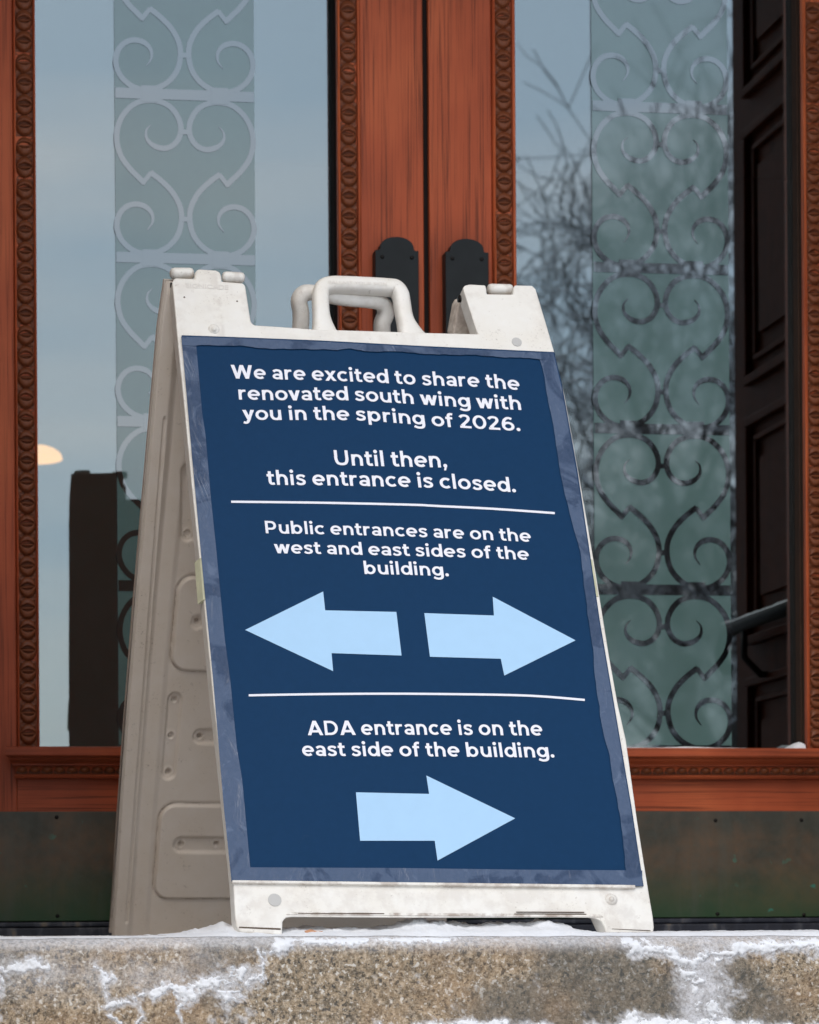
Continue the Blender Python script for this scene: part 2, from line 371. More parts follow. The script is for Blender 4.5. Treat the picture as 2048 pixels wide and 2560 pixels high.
# landing: top sheet + rough granite riser
def edge_drop(px):      # the worn lip of the stone is lower towards the left
    return .006 * (1 - sm(-200, 760, px)) + .0015 * fbm(px * .011, 3.3)
def riser_mask(px, py):
    """snow crust (0..1+) stuck on the riser, in photograph pixels"""
    qx, qy = px, py; px = px + 26 * fbm(qx * .02, qy * .02, 4.4, 4); py = py + 16 * fbm(qx * .02, qy * .02, 7.9, 4) * sm(2344, 2400, qy)
    n = fbm(qx * .022, qy * .022, 1.7, 5); n2 = fbm(px * .09, py * .09, 5.1, 4)
    v = -1.0
    def blob(cx, cy, rx, ry, w=1.0):
        nonlocal v
        d = math.hypot((px - cx) / rx, (py - cy) / ry); v = max(v, w * (1 - d))
    def band(pts, half, w=1.0):
        nonlocal v
        x = [p[0] for p in pts]
        if not (x[0] <= px <= x[-1]): return
        y = lerp_pts(pts, px); d = abs(py - y) / half; v = max(v, w * (1 - d))
    band([(-60, 2440), (40, 2415), (130, 2408)], 16); blob(0, 2455, 16, 60); blob(88, 2450, 14, 26)
    band([(230, 2425), (275, 2440)], 16, .8); blob(272, 2480, 12, 50, .8)
    band([(262, 2510), (330, 2508), (370, 2490), (430, 2470), (470, 2478), (520, 2450)], 17)
    band([(440, 2490), (520, 2460), (590, 2446), (655, 2440)], 32, .95); blob(585, 2490, 38, 42, .9)
    blob(350, 2530, 9, 60, 1.0); blob(283, 2550, 6, 40, .9); blob(455, 2530, 7, 40, .9)
    band([(640, 2390), (662, 2420), (668, 2450)], 26, .9); band([(660, 2385), (760, 2362)], 14, .9)
    band([(700, 2352), (900, 2350), (1150, 2347)], 13, .95)
    blob(620, 2520, 26, 12, .7)
    band([(1560, 2352), (1640, 2372), (1700, 2395)], 20, 1.0); band([(1690, 2395), (1760, 2398), (1830, 2375)], 30, .8)
    blob(1708, 2430, 30, 60, .95); blob(1735, 2500, 17, 80, .9); blob(1790, 2480, 38, 90, .85); blob(1800, 2420, 34, 60, .9); blob(1760, 2440, 20, 50, .5)
    band([(1800, 2376), (1900, 2368), (2080, 2358)], 24, 1.0)
    # bank lying at the foot of the riser
    base = lerp_pts([(-100, 2640), (520, 2590), (1000, 2556), (1070, 2560), (1150, 2552), (1240, 2546), (1330, 2556), (1400, 2572), (1480, 2560), (1560, 2538), (1640, 2533), (1700, 2548), (1760, 2541), (1840, 2545), (1900, 2556), (2000, 2562), (2060, 2552)], px)
    v = max(v, (py - base) / 14)
    n3 = fbm(px * .22, py * .22, 8.8, 3)
    return v * .9 + .75 * n + .50 * n2 + .42 * n3 - .34
def riser_pt(px, py, out_=0.0):
    p = at(px, py, YE)
    r = .006 * fbm(p.x * 6, p.z * 6, 2, 4) + .0018 * fbm(p.x * 45, p.z * 45, 9, 3)
    lip = max(0.0, 1 - (py - 2342 - edge_drop(px) * 1600) / 26.0)
    p.y += .016 * lip ** 2.2 - r - out_
    return p
V = []; FC = []; fro = []
xs = [-260 + 6 * i for i in range(430)]; ny = 62
for px in xs:
    top = 2341.0 - 0 + edge_drop(px) * 1650
    for j in range(ny):
        py = top + (2660 - top) * (j / (ny - 1)) ** 1.15
        V.append(riser_pt(px, py)); mk = riser_mask(px, py)
        topf = sm(50, 0, py - top) * .8
        left = sm(760, 300, px) * sm(120, 0, abs(py - 2420)) * (.35 + .5 * max(-.5, fbm(px * .012, py * .012, 3, 4)))
        col_ = sm(95, 10, abs(px - 1755)) * (.85 + .6 * fbm(px * .02, py * .02, 6, 4))
        fro.append(min(1, max(0, max(sm(-.75, .15, mk) * .95, topf, left, col_))))
for i in range(len(xs) - 1):
    for j in range(ny - 1):
        a = i * ny + j; FC.append((a, a + ny, a + ny + 1, a + 1))
riser = mobj('step_riser', V, FC, GRANITE, smooth=True)
ca = riser.data.color_attributes.new('frost', 'FLOAT_COLOR', 'POINT')
for i, f_ in enumerate(fro): ca.data[i].color = (f_, f_, f_, 1)
tag(riser, kind='structure', label='rough speckled granite front of the top step')
# landing top follows the lip
V = []; FC = []; nX = len(xs)
for px in xs:
    e = riser_pt(px, 2341.0 + edge_drop(px) * 1650)
    V += [e, Vector((e.x, e.y + .03, LAND - .0006 * 0)), Vector((e.x, 4.36, LAND))]
for i in range(nX - 1):
    for j in range(2):
        a = i * 3 + j; FC.append((a, a + 1, a + 4, a + 3))
ld = mobj('landing', V, FC, GRANITE, smooth=True); ca = ld.data.color_attributes.new('frost', 'FLOAT_COLOR', 'POINT')
for i in range(len(V)): ca.data[i].color = (.7, .7, .7, 1)
tag(ld, kind='structure')
# side extensions, lower steps, ground
q = MB(); x0e, x1e = at(-258, 2400, YE).x, at(2310, 2400, YE).x
q.box(-4.5, x0e, YE, 4.36, -.3, LAND - .001); q.box(x1e, 7, YE, 4.36, -.3, LAND - .001)
q.box(-4.5, 7, YE - .40, YE + .3, -.50, -.165); q.box(-4.5, 7, YE - .78, YE - .30, -.7, -.33); q.box(-4.5, 7, YE - 1.16, YE - .70, -.9, -.495)
q.box(-4.5, 7, YE - 1.54, YE - 1.05, -1.1, -.66)
o = q.build('steps', GRANITE); tag(o, kind='structure', label='granite steps descending from the landing')
V = []; FC = []; n = 60
for i in range(n + 1):
    for j in range(n + 1):
        a = (i / n * 2 - 1); c = (j / n * 2 - 1)
        x = 300 * a * abs(a); y = -60 + 300 * c * abs(c)
        if y > 2: y = 2 + (y - 2) * 1.0
        V.append((x, y, -.86 + .05 * fbm(x * .2, y * .2)))
for i in range(n):
    for j in range(n):
        a = i * (n + 1) + j; FC.append((a, a + 1, a + n + 2, a + n + 1))
tag(mobj('ground', V, FC, SNOW, smooth=True), kind='structure')

# ================================================================== DOORS
def strip_profile(px, prof, zb, zt):
    """vertical extrusion: prof = [(x, y)...]"""
    f = [Vector((x, y, zb)) for x, y in prof]; t = [Vector((x, y, zt)) for x, y in prof]
    q = MB(); return q.prism(f, t)
ZT = 2.60
PITCH = 51.7 * at(880, 900, YM).dot(fwd) / F
BW = 41.5 * at(880, 900, YM).dot(fwd) / F     # carved bead width
# carved bead: tilted coin with an eye cut in the middle
def bead_mesh():
    N = 28; me = bpy.data.meshes.new('bead'); V = []; Fc = []
    hw, hh = BW / 2, PITCH / 2
    for i in range(N + 1):
        for j in range(N + 1):
            u = (i / N * 2 - 1); v = (j / N * 2 - 1)          # v up
            r = math.hypot(u / 1.0, v / .97)
            h = 0.0
            if r < 1:
                h = .0080 * math.sqrt(max(0, 1 - r ** 4)) * (1.0 - .42 * v)
                lens = 1 - (abs(v - .06) / .40 + (u / .93) ** 2)
                if lens > 0: h -= .0078 * min(1, lens * 8); h += .0066 * max(0, 1 - abs(v - .0) / .15) * min(1, lens * 2.6)
            r2 = math.hypot(u / 1.0, (abs(v) - 1.0) / .30)
            if r >= 1: h = .0015 * max(0, 1 - abs(r2 - 1) * 3)
            V.append((u * hw, -h, v * hh))
    for i in range(N):
        for j in range(N):
            a = i * (N + 1) + j; Fc.append((a, a + N + 1, a + N + 2, a + 1))
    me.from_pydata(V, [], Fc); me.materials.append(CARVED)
    for p in me.polygons: p.use_smooth = True
    me.update(); return me
BEAD = bead_mesh()
def dart_mesh():
    me = bpy.data.meshes.new('egg'); q = MB(); V = []; Fc = []
    N = 8
    for i in range(N + 1):
        for j in range(N + 1):
            u = i / N * 2 - 1; v = j / N * 2 - 1; r = math.hypot(u, v * .95 - .15)
            h = .006 * math.sqrt(max(0, 1 - min(1, r / .82) ** 2)); 
            if r > .82: h = -.002 * (1 - abs(r - 1.0) * 3) if r < 1.2 else .001
            V.append((u * .0115, -h, v * .0075))
    for i in range(N):
        for j in range(N):
            a = i * (N + 1) + j; Fc.append((a, a + N + 1, a + N + 2, a + 1))
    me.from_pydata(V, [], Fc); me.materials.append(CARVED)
    for p in me.polygons: p.use_smooth = True
    return me
DART = dart_mesh()
Z_SILL_T, Z_SILL_B, Z_KICK = gz(1872), gz(1947), gz(2029)
Z_KB = gz(2302)
def screw(x, y, z, par, r=.0042, name='screw'):
    q = MB(); q.dome((x, y, z), (0, -1, 0), (1, 0, 0), r, r * .6, 12, 3); return q.build(name, SCREW, par, True)
def moulding(par, xa, xb, zfirst):
    """beaded upright moulding between xa and xb (channel with beads, lips on both sides)"""
    w = (BW) / 2 + .0005; c = (xa + xb) / 2
    prof = [(xa, YS + .05), (xa, YM), (xa + (c - w - xa) * .35, YM - .003), (c - w - .0008, YM - .001), (c - w, YM + .0075), (c + w, YM + .0075), (c + w + .0008, YM - .001), (xb - (xb - c - w) * .3, YM - .003), (xb, YM), (xb, YS + .05)]
    f = [Vector((x, y, Z_SILL_T + .001)) for x, y in prof]; t = [Vector((x, y, ZT - .14)) for x, y in prof]
    m_ = MB().prism(f, t).build('moulding', WOOD_V, par)
    z = zfirst
    while z > Z_SILL_T + PITCH * .5: z -= PITCH
    z += PITCH
    o = None
    while z < gz(-60):
        o = bpy.data.objects.new('bead', BEAD); COL.objects.link(o); o.parent = m_
        o.location = Vector((c + random.gauss(0, .00025), YM + .0065 + random.gauss(0, .0003), z + random.gauss(0, .0004))) - origin(m_)
        o.rotation_euler = (random.gauss(0, .05), random.gauss(0, .03), random.gauss(0, .03)); z += PITCH
    # lowest bead half hidden behind the sill
    o = bpy.data.objects.new('bead', BEAD); COL.objects.link(o); o.parent = m_
    return m_, o, c
LEFTS = [(zx - 888, zy - 475) for zx, zy in [(727, 603), (705, 628), (706, 668), (738, 700), (790, 712), (838, 690), (866, 640), (862, 580), (828, 525), (780, 496), (722, 488), (660, 502), (605, 548), (572, 610), (564, 680), (582, 750), (622, 808), (660, 846), (692, 878)]]
LOWS = [(zx - 888, zy - 475) for zx, zy in [(690, 876), (724, 832)]]
LOWC = [(zx - 888, zy - 475) for zx, zy in [(722, 826), (775, 866), (828, 920), (862, 985), (868, 1050), (850, 1118), (806, 1172), (745, 1204), (690, 1210), (630, 1190), (582, 1145), (562, 1085), (574, 1028), (610, 990), (656, 978), (700, 990), (728, 1022), (730, 1062), (706, 1098)]]
def scroll_mesh(k, sgn):
    """k = metres per zoomed pixel; flat ribbon with tapered tips, mitred kink"""
    V = []; Fc = []
    A_ = catmull([Vector((x, y, 0)) for x, y in LEFTS], 5); B_ = catmull([Vector((x, y, 0)) for x, y in LOWC], 5)
    for si, (path, ta, tb) in enumerate(((A_, True, False), (B_, False, True), ([Vector((683, 882, 0)) - Vector((888, 475, 0)), Vector((727, 827, 0)) - Vector((888, 475, 0))], False, False))):
        n = len(path); cum = [0]; o = len(V)
        for a, b_ in zip(path, path[1:]): cum.append(cum[-1] + (b_ - a).length)
        for i, p in enumerate(path):
            t = (path[min(i + 1, n - 1)] - path[max(i - 1, 0)]).normalized(); nn = Vector((-t.y, t.x, 0))
            d = min(cum[i] if ta else 999, cum[-1] - cum[i] if tb else 999); w = 13.0 * min(1, .12 + d / 150) * (.85 if si == 2 else 1)
            for s_, yy in ((-1, 0), (1, 0), (1, 1), (-1, 1)):
                q_ = p + nn * w * s_
                V.append((sgn * q_.x * k, -.0003 * yy - .0001 * si, -q_.y * k))
        for i in range(n - 1):
            for a in range(4):
                b_ = (a + 1) % 4; Fc.append((o + i * 4 + a, o + i * 4 + b_, o + (i + 1) * 4 + b_, o + (i + 1) * 4 + a))
    me = bpy.data.meshes.new('scroll'); me.from_pydata(V, [], Fc); me.materials.append(CLEARLINE); me.update()
    bm = bmesh.new(); bm.from_mesh(me); bmesh.ops.recalc_face_normals(bm, faces=bm.faces); bm.to_mesh(me); bm.free(); return me
def door(name, label, gpx0, gpx1, mo, outer, latch, plate, strip, bars, zrefs, sills, hinge_left):
    """gpx: glass opening px; mo: [(moulding px a, b)] x2 at y 900; outer / latch: stile pixel extents"""
    xg0, xg1 = gx(gpx0, Y=YM), gx(gpx1, Y=YM)
    root = thing(name, ((xg0 + xg1) / 2, YS, LAND), label, 'door', 'glazed oak entrance doors')
    (a0, a1), (b0, b1) = [(gx(p, Y=YM), gx(q_, Y=YM)) for p, q_ in mo]
    xo, xi = outer, latch
    # stiles, rails
    s1 = MB().box(xo, a0 - .0003, YS, YS + .11, Z_KB + .003, ZT - .003) if hinge_left else MB().box(xi, a0 - .0003, YS, YS + .11, Z_KB + .003, ZT - .003)
    bevel(s1.build('stile', WOOD_V if hinge_left else WOOD_V2, root), .003)
    s2 = MB().box(b1 + .0003, xi, YS, YS + .11, Z_KB + .003, ZT - .003) if hinge_left else MB().box(b1 + .0003, xo, YS, YS + .11, Z_KB + .003, ZT - .003)
    bevel(s2.build('stile', WOOD_V2 if hinge_left else WOOD_V, root), .003)
    rail0, rail1 = a0 - .0003, b1 + .0003
    MB().box(rail0, rail1, YS + .001, YS + .11, Z_KB + .003, Z_SILL_T - .004).build('bottom_rail', WOOD_H, root)
    MB().box(rail0, rail1, YS + .001, YS + .11, ZT - .14, ZT - .003).build('top_rail', WOOD_H, root)
    # mouldings with beads
    for (xa, xb), zr in (((a0, a1), zrefs[0]), ((b0, b1), zrefs[1])):
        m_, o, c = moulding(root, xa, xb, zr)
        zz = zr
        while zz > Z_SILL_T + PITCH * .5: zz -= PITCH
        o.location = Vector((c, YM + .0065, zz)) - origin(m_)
    # rebates round the glass
    q = MB(); q.box(a1 - .002, a1 + .0005, YM + .004, YG + .02, Z_SILL_T, ZT - .14); q.build('rebate', WOOD_V, root)
    q = MB(); q.box(b0 - .0005, b0 + .002, YM + .012, YG + .02, Z_SILL_T, ZT - .14); q.box(b0 - .0028, b0, YM + .024, YG + .001, Z_SILL_T, ZT - .14); q.build('rebate', GASKET if hinge_left else REBATE, root)
    # glass
    gp = MB().box(a1 + .001, b0 - .0008, YG, YG + .004, Z_SILL_T - .003, ZT - .14)
    me = gp.build('glass_pane', GLASS, root)
    # frosted strip + scrolls
    sx0, sx1 = at(strip[0], 900, YG).x, at(strip[1], 900, YG).x; cxs = (sx0 + sx1) / 2
    zb = [at((strip[0] + strip[1]) / 2, y_, YG).z for y_ in bars]
    pitch = (zb[0] - zb[-1]) / (len(zb) - 1)
    zend = at(strip[0], strip[2], YG).z
    MB().box(sx0, sx1, YG - .0022, YG - .0003, zend, ZT - .16).build('frosted_strip', FROST, me)
    k = (sx1 - sx0) / 664.0
    ml, mr = scroll_mesh(k, 1), scroll_mesh(k, -1)
    for iz in range(-1, 5):
        z0 = zb[0] - pitch * iz
        if z0 > ZT - .3 or z0 < zend - .01: continue
        q = MB(); q.box(sx0 + .001, sx1 - .001, YG - .0034, YG - .0026, z0 - pitch * .032, z0 + pitch * .032)
        q.build('etched_bar', CLEARLINE, me)
        for mesh_ in (ml, mr):
            zt = z0 - pitch * .032 - .001
            if zt - pitch * .93 < zend - .05 and iz > 3: pass
            o = bpy.data.objects.new('scroll', mesh_); COL.objects.link(o); o.parent = me; o.location = Vector((cxs, YG - .0030, zt + .004)) - origin(me)
        for zz in (z0 - pitch * .032 - (625 - 475) * k, z0 - pitch * .032 - (1035 - 475) * k):
            q = MB(); q.box(cxs - .012, cxs + .012, YG - .0036, YG - .0030, zz - .005, zz + .005)
            if zz > zend: q.build('etched_link', CLEARLINE, me)
        for ks in (-1, 1):
            q = MB(); xx = cxs + ks * 166 * k; q.box(xx - .017, xx + .017, YG - .0038, YG - .0030, z0 - pitch * .05, z0 + pitch * .05)
            if z0 > zend: q.build('etched_link', CLEARLINE, me)
    # sill moulding
    sa, sb = sills
    prof = [(Z_SILL_T, .052), (Z_SILL_T - .002, .056), (gz(1893), .056), (gz(1897), .053), (gz(1898), .044), (gz(1904), .041), (gz(1913), .030), (gz(1916), .030), (gz(1917), .020), (gz(1937), .013), (gz(1938), .019), (gz(1942), .021), (gz(1947), .018), (gz(1948), .0), (Z_SILL_T, .0)]
    V = []
    for x, sg in ((sa, 1), (sb, -1)):
        for z, d in prof: V.append(Vector((x + sg * max(0, .056 - d) * .55, YS - d, z)))
    n_ = len(prof); Fc = [tuple(range(n_)), tuple(range(2 * n_ - 1, n_ - 1, -1))] + [(i, (i + 1) % n_, n_ + (i + 1) % n_, n_ + i) for i in range(n_)]
    sm_ = mobj('sill_moulding', V, Fc, WOOD_H, root)
    # ledge back to the glass
    MB().box(a0 + .001, b1 - .001, YS - .001, YG + .02, Z_SILL_T - .012, Z_SILL_T - .0005).build('glazing_ledge', WOOD_H, root)
    x = sa + .035
    zc = (gz(1917) + gz(1937)) / 2
    while x < sb - .03:
        o = bpy.data.objects.new('egg', DART); COL.objects.link(o); o.parent = sm_
        o.location = Vector((x, YS - .0175, zc)) - origin(sm_); x += .0245
    # kick plate
    q = MB().box(min(xo, xi) + .004, max(xo, xi) - .004, YS - .004, YS - .0005, Z_KB, Z_KICK)
    kp = bevel(q.build('kick_plate', COPPER, root), .0012)
    # push plate
    if plate:
        x0, x1, ptop, psh = plate
        A, B = at(x0, psh, YS - .028).x, at(x1, psh, YS - .028).x; zs, zt = at(x0, psh, YS - .028).z, at(x0, ptop, YS - .028).z
        c = (A + B) / 2; rr = (B - A) * .395; P = [(A, -.02), (B, -.02), (B, zs)]
        P += [(c + rr * 1.06, zs)]
        for i in range(0, 17):
            t = math.pi * i / 16; P.append((c + rr * math.cos(t), zs + .002 + (zt - zs - .002) * math.sin(t) ** .85))
        P += [(c - rr * 1.06, zs), (A, zs)]
        zbot = gz(1250)
        P[0] = (A, zbot); P[1] = (B, zbot)
        f = [Vector((x, YS - .028, z)) for x, z in P]; bk = [Vector((x, YS - .0006, z)) for x, z in P]
        pp = MB().prism(f, bk).build('push_plate', BRONZE, root); bevel(pp, .003)
        for sx in (A + .014, B - .014):
            screw(sx, YS - .028, zs - .014, pp)
    return root, kp
XGAP0, XGAP1 = gx(1062.5), gx(1076)
zr = lambda py, px: at(px, py, YM).z
dl, kpl = door('entrance_door', 'left glazed oak door, its pale-reflecting pane left of and behind the sign', 93, 848, [(38, 93), (848, 905)],
     XL, XGAP0, (938.6, 1047, 590, 624), (291, 640, 1900), [239, 650, 1055, 1466], (zr(95 / 1.9167, 65), zr(147 / 1.9167, 880)), (gx(13, 1880, YS - .05), gx(960, 1880)), True)
dr, kpr = door('entrance_door', 'right glazed oak door, its pane reflecting bare snowy trees', 1293, 2012, [(1236, 1293), (2012, 2068)],
     XR, XGAP1, (1114, 1221.6, 595, 628), (1483, 1822, 1866), [271, 672, 1074, 1475], (zr(95 / 2.156, 1268), zr(60 / 2.156, 2040)), (gx(1180, 1880), gx(2130, 1880)), False)
for par, pts in ((kpl, [(142, 2043), (144, 2290), (900, 2043)]), (kpr, [(1789, 2051), (2004, 2050), (1794, 2285), (2010, 2287), (1560, 2051)])):
    for a_, b_ in pts:
        p = at(a_, b_, YS - .004); screw(p.x, p.y, p.z, par, .004)
# astragal gap: a black strip put in for the shade between the leaves
tag(MB().box(XGAP0 + .0004, XGAP1 - .0004, YS + .009, YS + .06, Z_KB, ZT - .004).build('gap_shade', GASKET), 'narrow black strip standing in for the shade between the two door leaves', 'gap_shade')
# threshold
th = thing('threshold', (1.1, 4.34, LAND), 'black stained threshold under both doors', 'threshold')
bevel(MB().box(XL - .002, XR + .002, YS - .030, 4.6, LAND + .018, Z_KB - .002).build('sill_bar', THRESH, th), .003)
bevel(MB().box(XL - .002, XR + .002, YS - .060, 4.6, LAND - .002, LAND + .017).build('base_plate', THRESH, th), .003)
# snow lying on the right glazing ledge
V = []; FC = []; n = 90
xa, xb = gx(1300, 1872), gx(2004, 1872)
for i in range(n + 1):
    x = xa + (xb - xa) * i / n
    px_ = 1300 + 704 * i / n
    h = .0055 * (.6 + .5 * fbm(x * 14, 1.2)) * sm(2000, 1700, px_) + .0016 + (.016 * max(0, 1 - abs(px_ - 1995) / 26))
    for j, (dy, hh) in enumerate(((0, 0), (.004, .8), (.02, 1), (.05, .9), (.074, .7))):
        V.append((x, YS - .022 + dy, Z_SILL_T + .0003 + max(.0004, h * hh)))
for i in range(n):
    for j in range(4):
        a = i * 5 + j; FC.append((a, a + 5, a + 6, a + 1))
tag(mobj('snow', V, FC, SNOW, smooth=True), 'thin line of snow along the ledge under the right pane', kind='stuff')

# pendant lamp glowing inside, left pane
def lamp_mat():
    m = M('lit_lamp'); m.set(Emission_Strength=2.4); m.p.inputs['Emission Color'].default_value = (1, .42, .10, 1); m.col((.2, .12, .06)); return m.m
lp = at(92, 1148, 7.6)
lt = thing('pendant_lamp', (lp.x, lp.y, lp.z), 'warm lit bowl lamp glimpsed inside behind the left pane', 'lamp')
MB().dome(lp, (0, 0, 1), (1, 0, 0), .088, .046, 24, 6).build('lamp_bowl', lamp_mat(), lt, True)
BRASS = dark_mat('lamp_stem_metal', (.25, .18, .10), .4, .6)
MB().tube([lp + Vector((0, 0, .06)), Vector((lp.x - .02, lp.y, 3.3))], .006, 8).build('stem', BRASS, lt, True)

# ------------------------------------------------------------------ open outer door leaf + handrail on the right (seen in the glass)
XW = XR + .03
DARKWOOD = wood('dark_walnut', False, .13, (4, 4, 4))
lf = thing('open_door_leaf', (XW, 3.9, LAND), 'dark carved outer door leaf folded open beside the right door', 'door')
d_ = ray(1839, 1200); y0 = 2 * YG - XW * d_.y / d_.x; y1 = YS - .05
MB().box(XW, XW + .06, y0, y1, LAND + .01, 2.6).build('leaf_slab', DARKWOOD, lf)
for (za, zb_) in ((.18, .62), (.70, 1.25), (1.33, 1.95), (2.03, 2.5)):
    q = MB(); t = .03
    for d, pr, tt in ((0, .018, .022), (.05, .012, .014)):
        A, B, C_, D_ = y0 + .09 + d, y1 - .09 - d, za + d, zb_ - d
        q.box(XW - pr, XW + .002, A, B, C_, C_ + tt); q.box(XW - pr, XW + .002, A, B, D_ - tt, D_)
        q.box(XW - pr, XW + .002, A, A + tt, C_ + tt, D_ - tt); q.box(XW - pr, XW + .002, B - tt, B, C_ + tt, D_ - tt)
    bevel(q.build('panel_moulding', DARKWOOD, lf), .004)
    MB().box(XW - .012, XW + .001, y0 + .18, y1 - .18, za + .11, zb_ - .11).build('raised_panel', DARKWOOD, lf)
hr = thing('handrail', (XW - .1, 3.7, LAND), 'black iron handrail with snow beside the open dark leaf', 'handrail')
zr_ = .735; xr_ = XW - .07
MB().tube([(xr_, y1 - .04, zr_), (xr_, 3.72, zr_), (xr_, 3.62, zr_ - .005), (xr_, 3.57, zr_ - .035), (xr_, 3.575, zr_ - .075), (xr_, 3.61, zr_ - .095)], .0165, 12).build('rail', IRON, hr, True)
for yy in (3.72, 4.2):
    MB().tube([(xr_, yy, zr_ - .018), (xr_, yy, zr_ - .08), (XW - .03, yy, zr_ - .12), (XW, yy, zr_ - .12)], .009, 8).build('bracket', IRON, hr, True)
V = []; FC = []
for i in range(40):
    y = 3.60 + (y1 - .05 - 3.60) * i / 39
    for a in range(7):
        t = math.pi * a / 6; hh = .010 + .006 * fbm(y * 20, a * .3)
        V.append((xr_ + .0125 * math.cos(t), y, zr_ + .0115 + .8 * hh * math.sin(t)))
for i in range(39):
    for a in range(6):
        c = i * 7 + a; FC.append((c, c + 7, c + 8, c + 1))
tag(mobj('snow', V, FC, SNOW, smooth=True), 'snow lying along the top of the iron handrail', kind='stuff')

# ================================================================== A-FRAME SIGN
X0, Z0, AL, BE, GA, TW, H0, HT, BE2 = .4324, 3.7204, .1614, .4046, .0053, .033, .0029, 1.1917, .3922
def cam2w(X, Y, Z): return right * X + fwd * Y + up * Z
def sgn_pt(u, v, side, n=0.0):
    """u across, v up the panel from its foot, n outward (front) / inward(back, towards the viewer)"""
    if side == 'f':
        lx = u; lz = v * math.cos(BE) ; lb = -(HT - v) * math.sin(BE)
        lz += n * math.sin(BE) * 1; lb -= n * math.cos(BE)
    else:
        lx = u; lz = HT * math.cos(BE) - (HT - v) * math.cos(BE2); lb = (HT - v) * math.sin(BE2)
        lz -= n * math.sin(BE2); lb -= n * math.cos(BE2)
        lx, lb = lx * math.cos(TW) - lb * math.sin(TW), lx * math.sin(TW) + lb * math.cos(TW)
    lx, lz = lx * math.cos(GA) + lz * math.sin(GA), -lx * math.sin(GA) + lz * math.cos(GA)
    return cam2w(X0 + lx * math.cos(AL) - lb * math.sin(AL), Z0 + lx * math.sin(AL) + lb * math.cos(AL), lz + H0)
FO = sgn_pt(0, 0, 'f'); FU = (sgn_pt(1, 0, 'f') - FO); FV = (sgn_pt(0, 1, 'f') - FO); FN = (sgn_pt(0, 0, 'f', 1) - FO).normalized()
BO = sgn_pt(0, 0, 'b'); BU = (sgn_pt(1, 0, 'b') - BO); BV = (sgn_pt(0, 1, 'b') - BO); BN = (sgn_pt(0, 0, 'b', 1) - BO).normalized()
def fp(px, py, n=0.0): return hit(px, py, FO + FN * n, FN)
def bp(px, py, n=0.0): return hit(px, py, BO + BN * n, BN)
def buv(px, py, n=0.0):
    p = bp(px, py, n) - BO; return p.dot(BU), p.dot(BV)
sign = thing('sandwich_board', (FO + BO) / 2 * 1.0, 'white folding A-frame sign with a navy closed-entrance notice, on the top step', 'sign')
sign.location.z = LAND
def arc(cx, cy, r, a0, a1, n=5): return [(cx + r * math.cos(R(a0 + (a1 - a0) * i / n)), cy + r * math.sin(R(a0 + (a1 - a0) * i / n))) for i in range(n + 1)]
OUT = [(431, 706), (434, 697), (440, 694), (487, 696), (487, 684), (491, 675), (498, 672), (541, 675), (550, 680), (554, 690), (555, 703), (608, 707), (614, 714), (627, 800), (630, 807), (637, 812), (700, 816), (783, 822), (1066, 831), (1196, 834), (1192, 826),
       (1160, 728), (1158, 719), (1162, 713), (1174, 710), (1214, 712), (1217, 722), (1218, 734), (1283, 735), (1284, 722), (1287, 712), (1331, 713), (1340, 722), (1366, 808), (1390, 890), (1412, 985), (1450, 1195), (1484, 1392), (1524, 1640), (1546, 1762), (1566, 1850), (1594, 2050), (1622, 2225), (1633, 2290), (1636, 2318), (1633, 2336),
       (1626, 2341), (1520, 2341), (1516, 2336), (1512, 2318), (1504, 2304), (1490, 2297), (1470, 2295), (1400, 2294), (1024, 2295), (730, 2293), (715, 2295), (707, 2303), (706, 2338), (604, 2330), (592, 2318), (588, 2290), (583, 2200), (557, 1955), (535, 1760), (510, 1500), (480, 1215), (458, 985), (445, 858), (438, 780)]
front = [fp(x, y) for x, y in OUT]; UND = {(1470, 2295), (1400, 2294), (1024, 2295), (730, 2293), (1490, 2297), (715, 2295)}
back = [(fp(x, y - 24) if (x, y) in UND else p) - FN * .028 for p, (x, y) in zip(front, OUT)]
fpn = MB().prism(front, back).build('front_panel', PLASTIC, sign); bevel(fpn, .0045, 3, 30)
# front handle
def px_path(P, f): return [f(x, y) for x, y in P]
hp = catmull(px_path([(815, 850), (806, 812), (802, 775), (801, 740), (806, 722), (824, 714), (850, 713), (900, 715), (970, 719), (990, 723), (1001, 738), (1005, 758), (1010, 790), (1018, 818), (1032, 850)], lambda a, b: fp(a, b, -.014)), 5)
rad = []
for i in range(len(hp)):
    t = i / (len(hp) - 1); e = min(t, 1 - t); rad.append(.0136 + .012 * max(0, 1 - e / .13) ** 1.8)
MB().tube(hp, rad, 18, 1.0, FN, True, .0136).build('handle', PLASTIC, fpn, True)
# ledge under the poster, discs and rivets
a = [fp(*p) for p in ((579, 2204), (1585, 2216), (1586, 2224), (579, 2211))]
bevel(MB().prism([p + FN * .006 for p in a], [p - FN * .002 for p in a]).build('poster_ledge', PLASTIC, fpn), .0012)
for px_, py_, r_, h_, mt, nm in ((535, 823, .0095, .004, PLASTIC, 'rivet'), (1528, 2249, .0095, .006, PLASTIC, 'rivet')):
    MB().dome(fp(px_, py_, -.0005), FN, FU, r_, h_, 20, 4).build(nm, mt, fpn, True)
    MB().dome(fp(px_, py_, .0025), FN, FU, r_ * .5, h_ * .9, 14, 3).build('rivet_head', mt, fpn, True)
for px_, py_, r_ in ((687, 2250, .0098), (1292, 855, .0085)):
    c = fp(px_, py_, .0004); ring = [c + FU * r_ * math.cos(2 * math.pi * k / 24) + FV * r_ * math.sin(2 * math.pi * k / 24) for k in range(24)]
    MB().prism([p + FN * .0006 for p in ring], ring).build('disc', DISC, fpn)
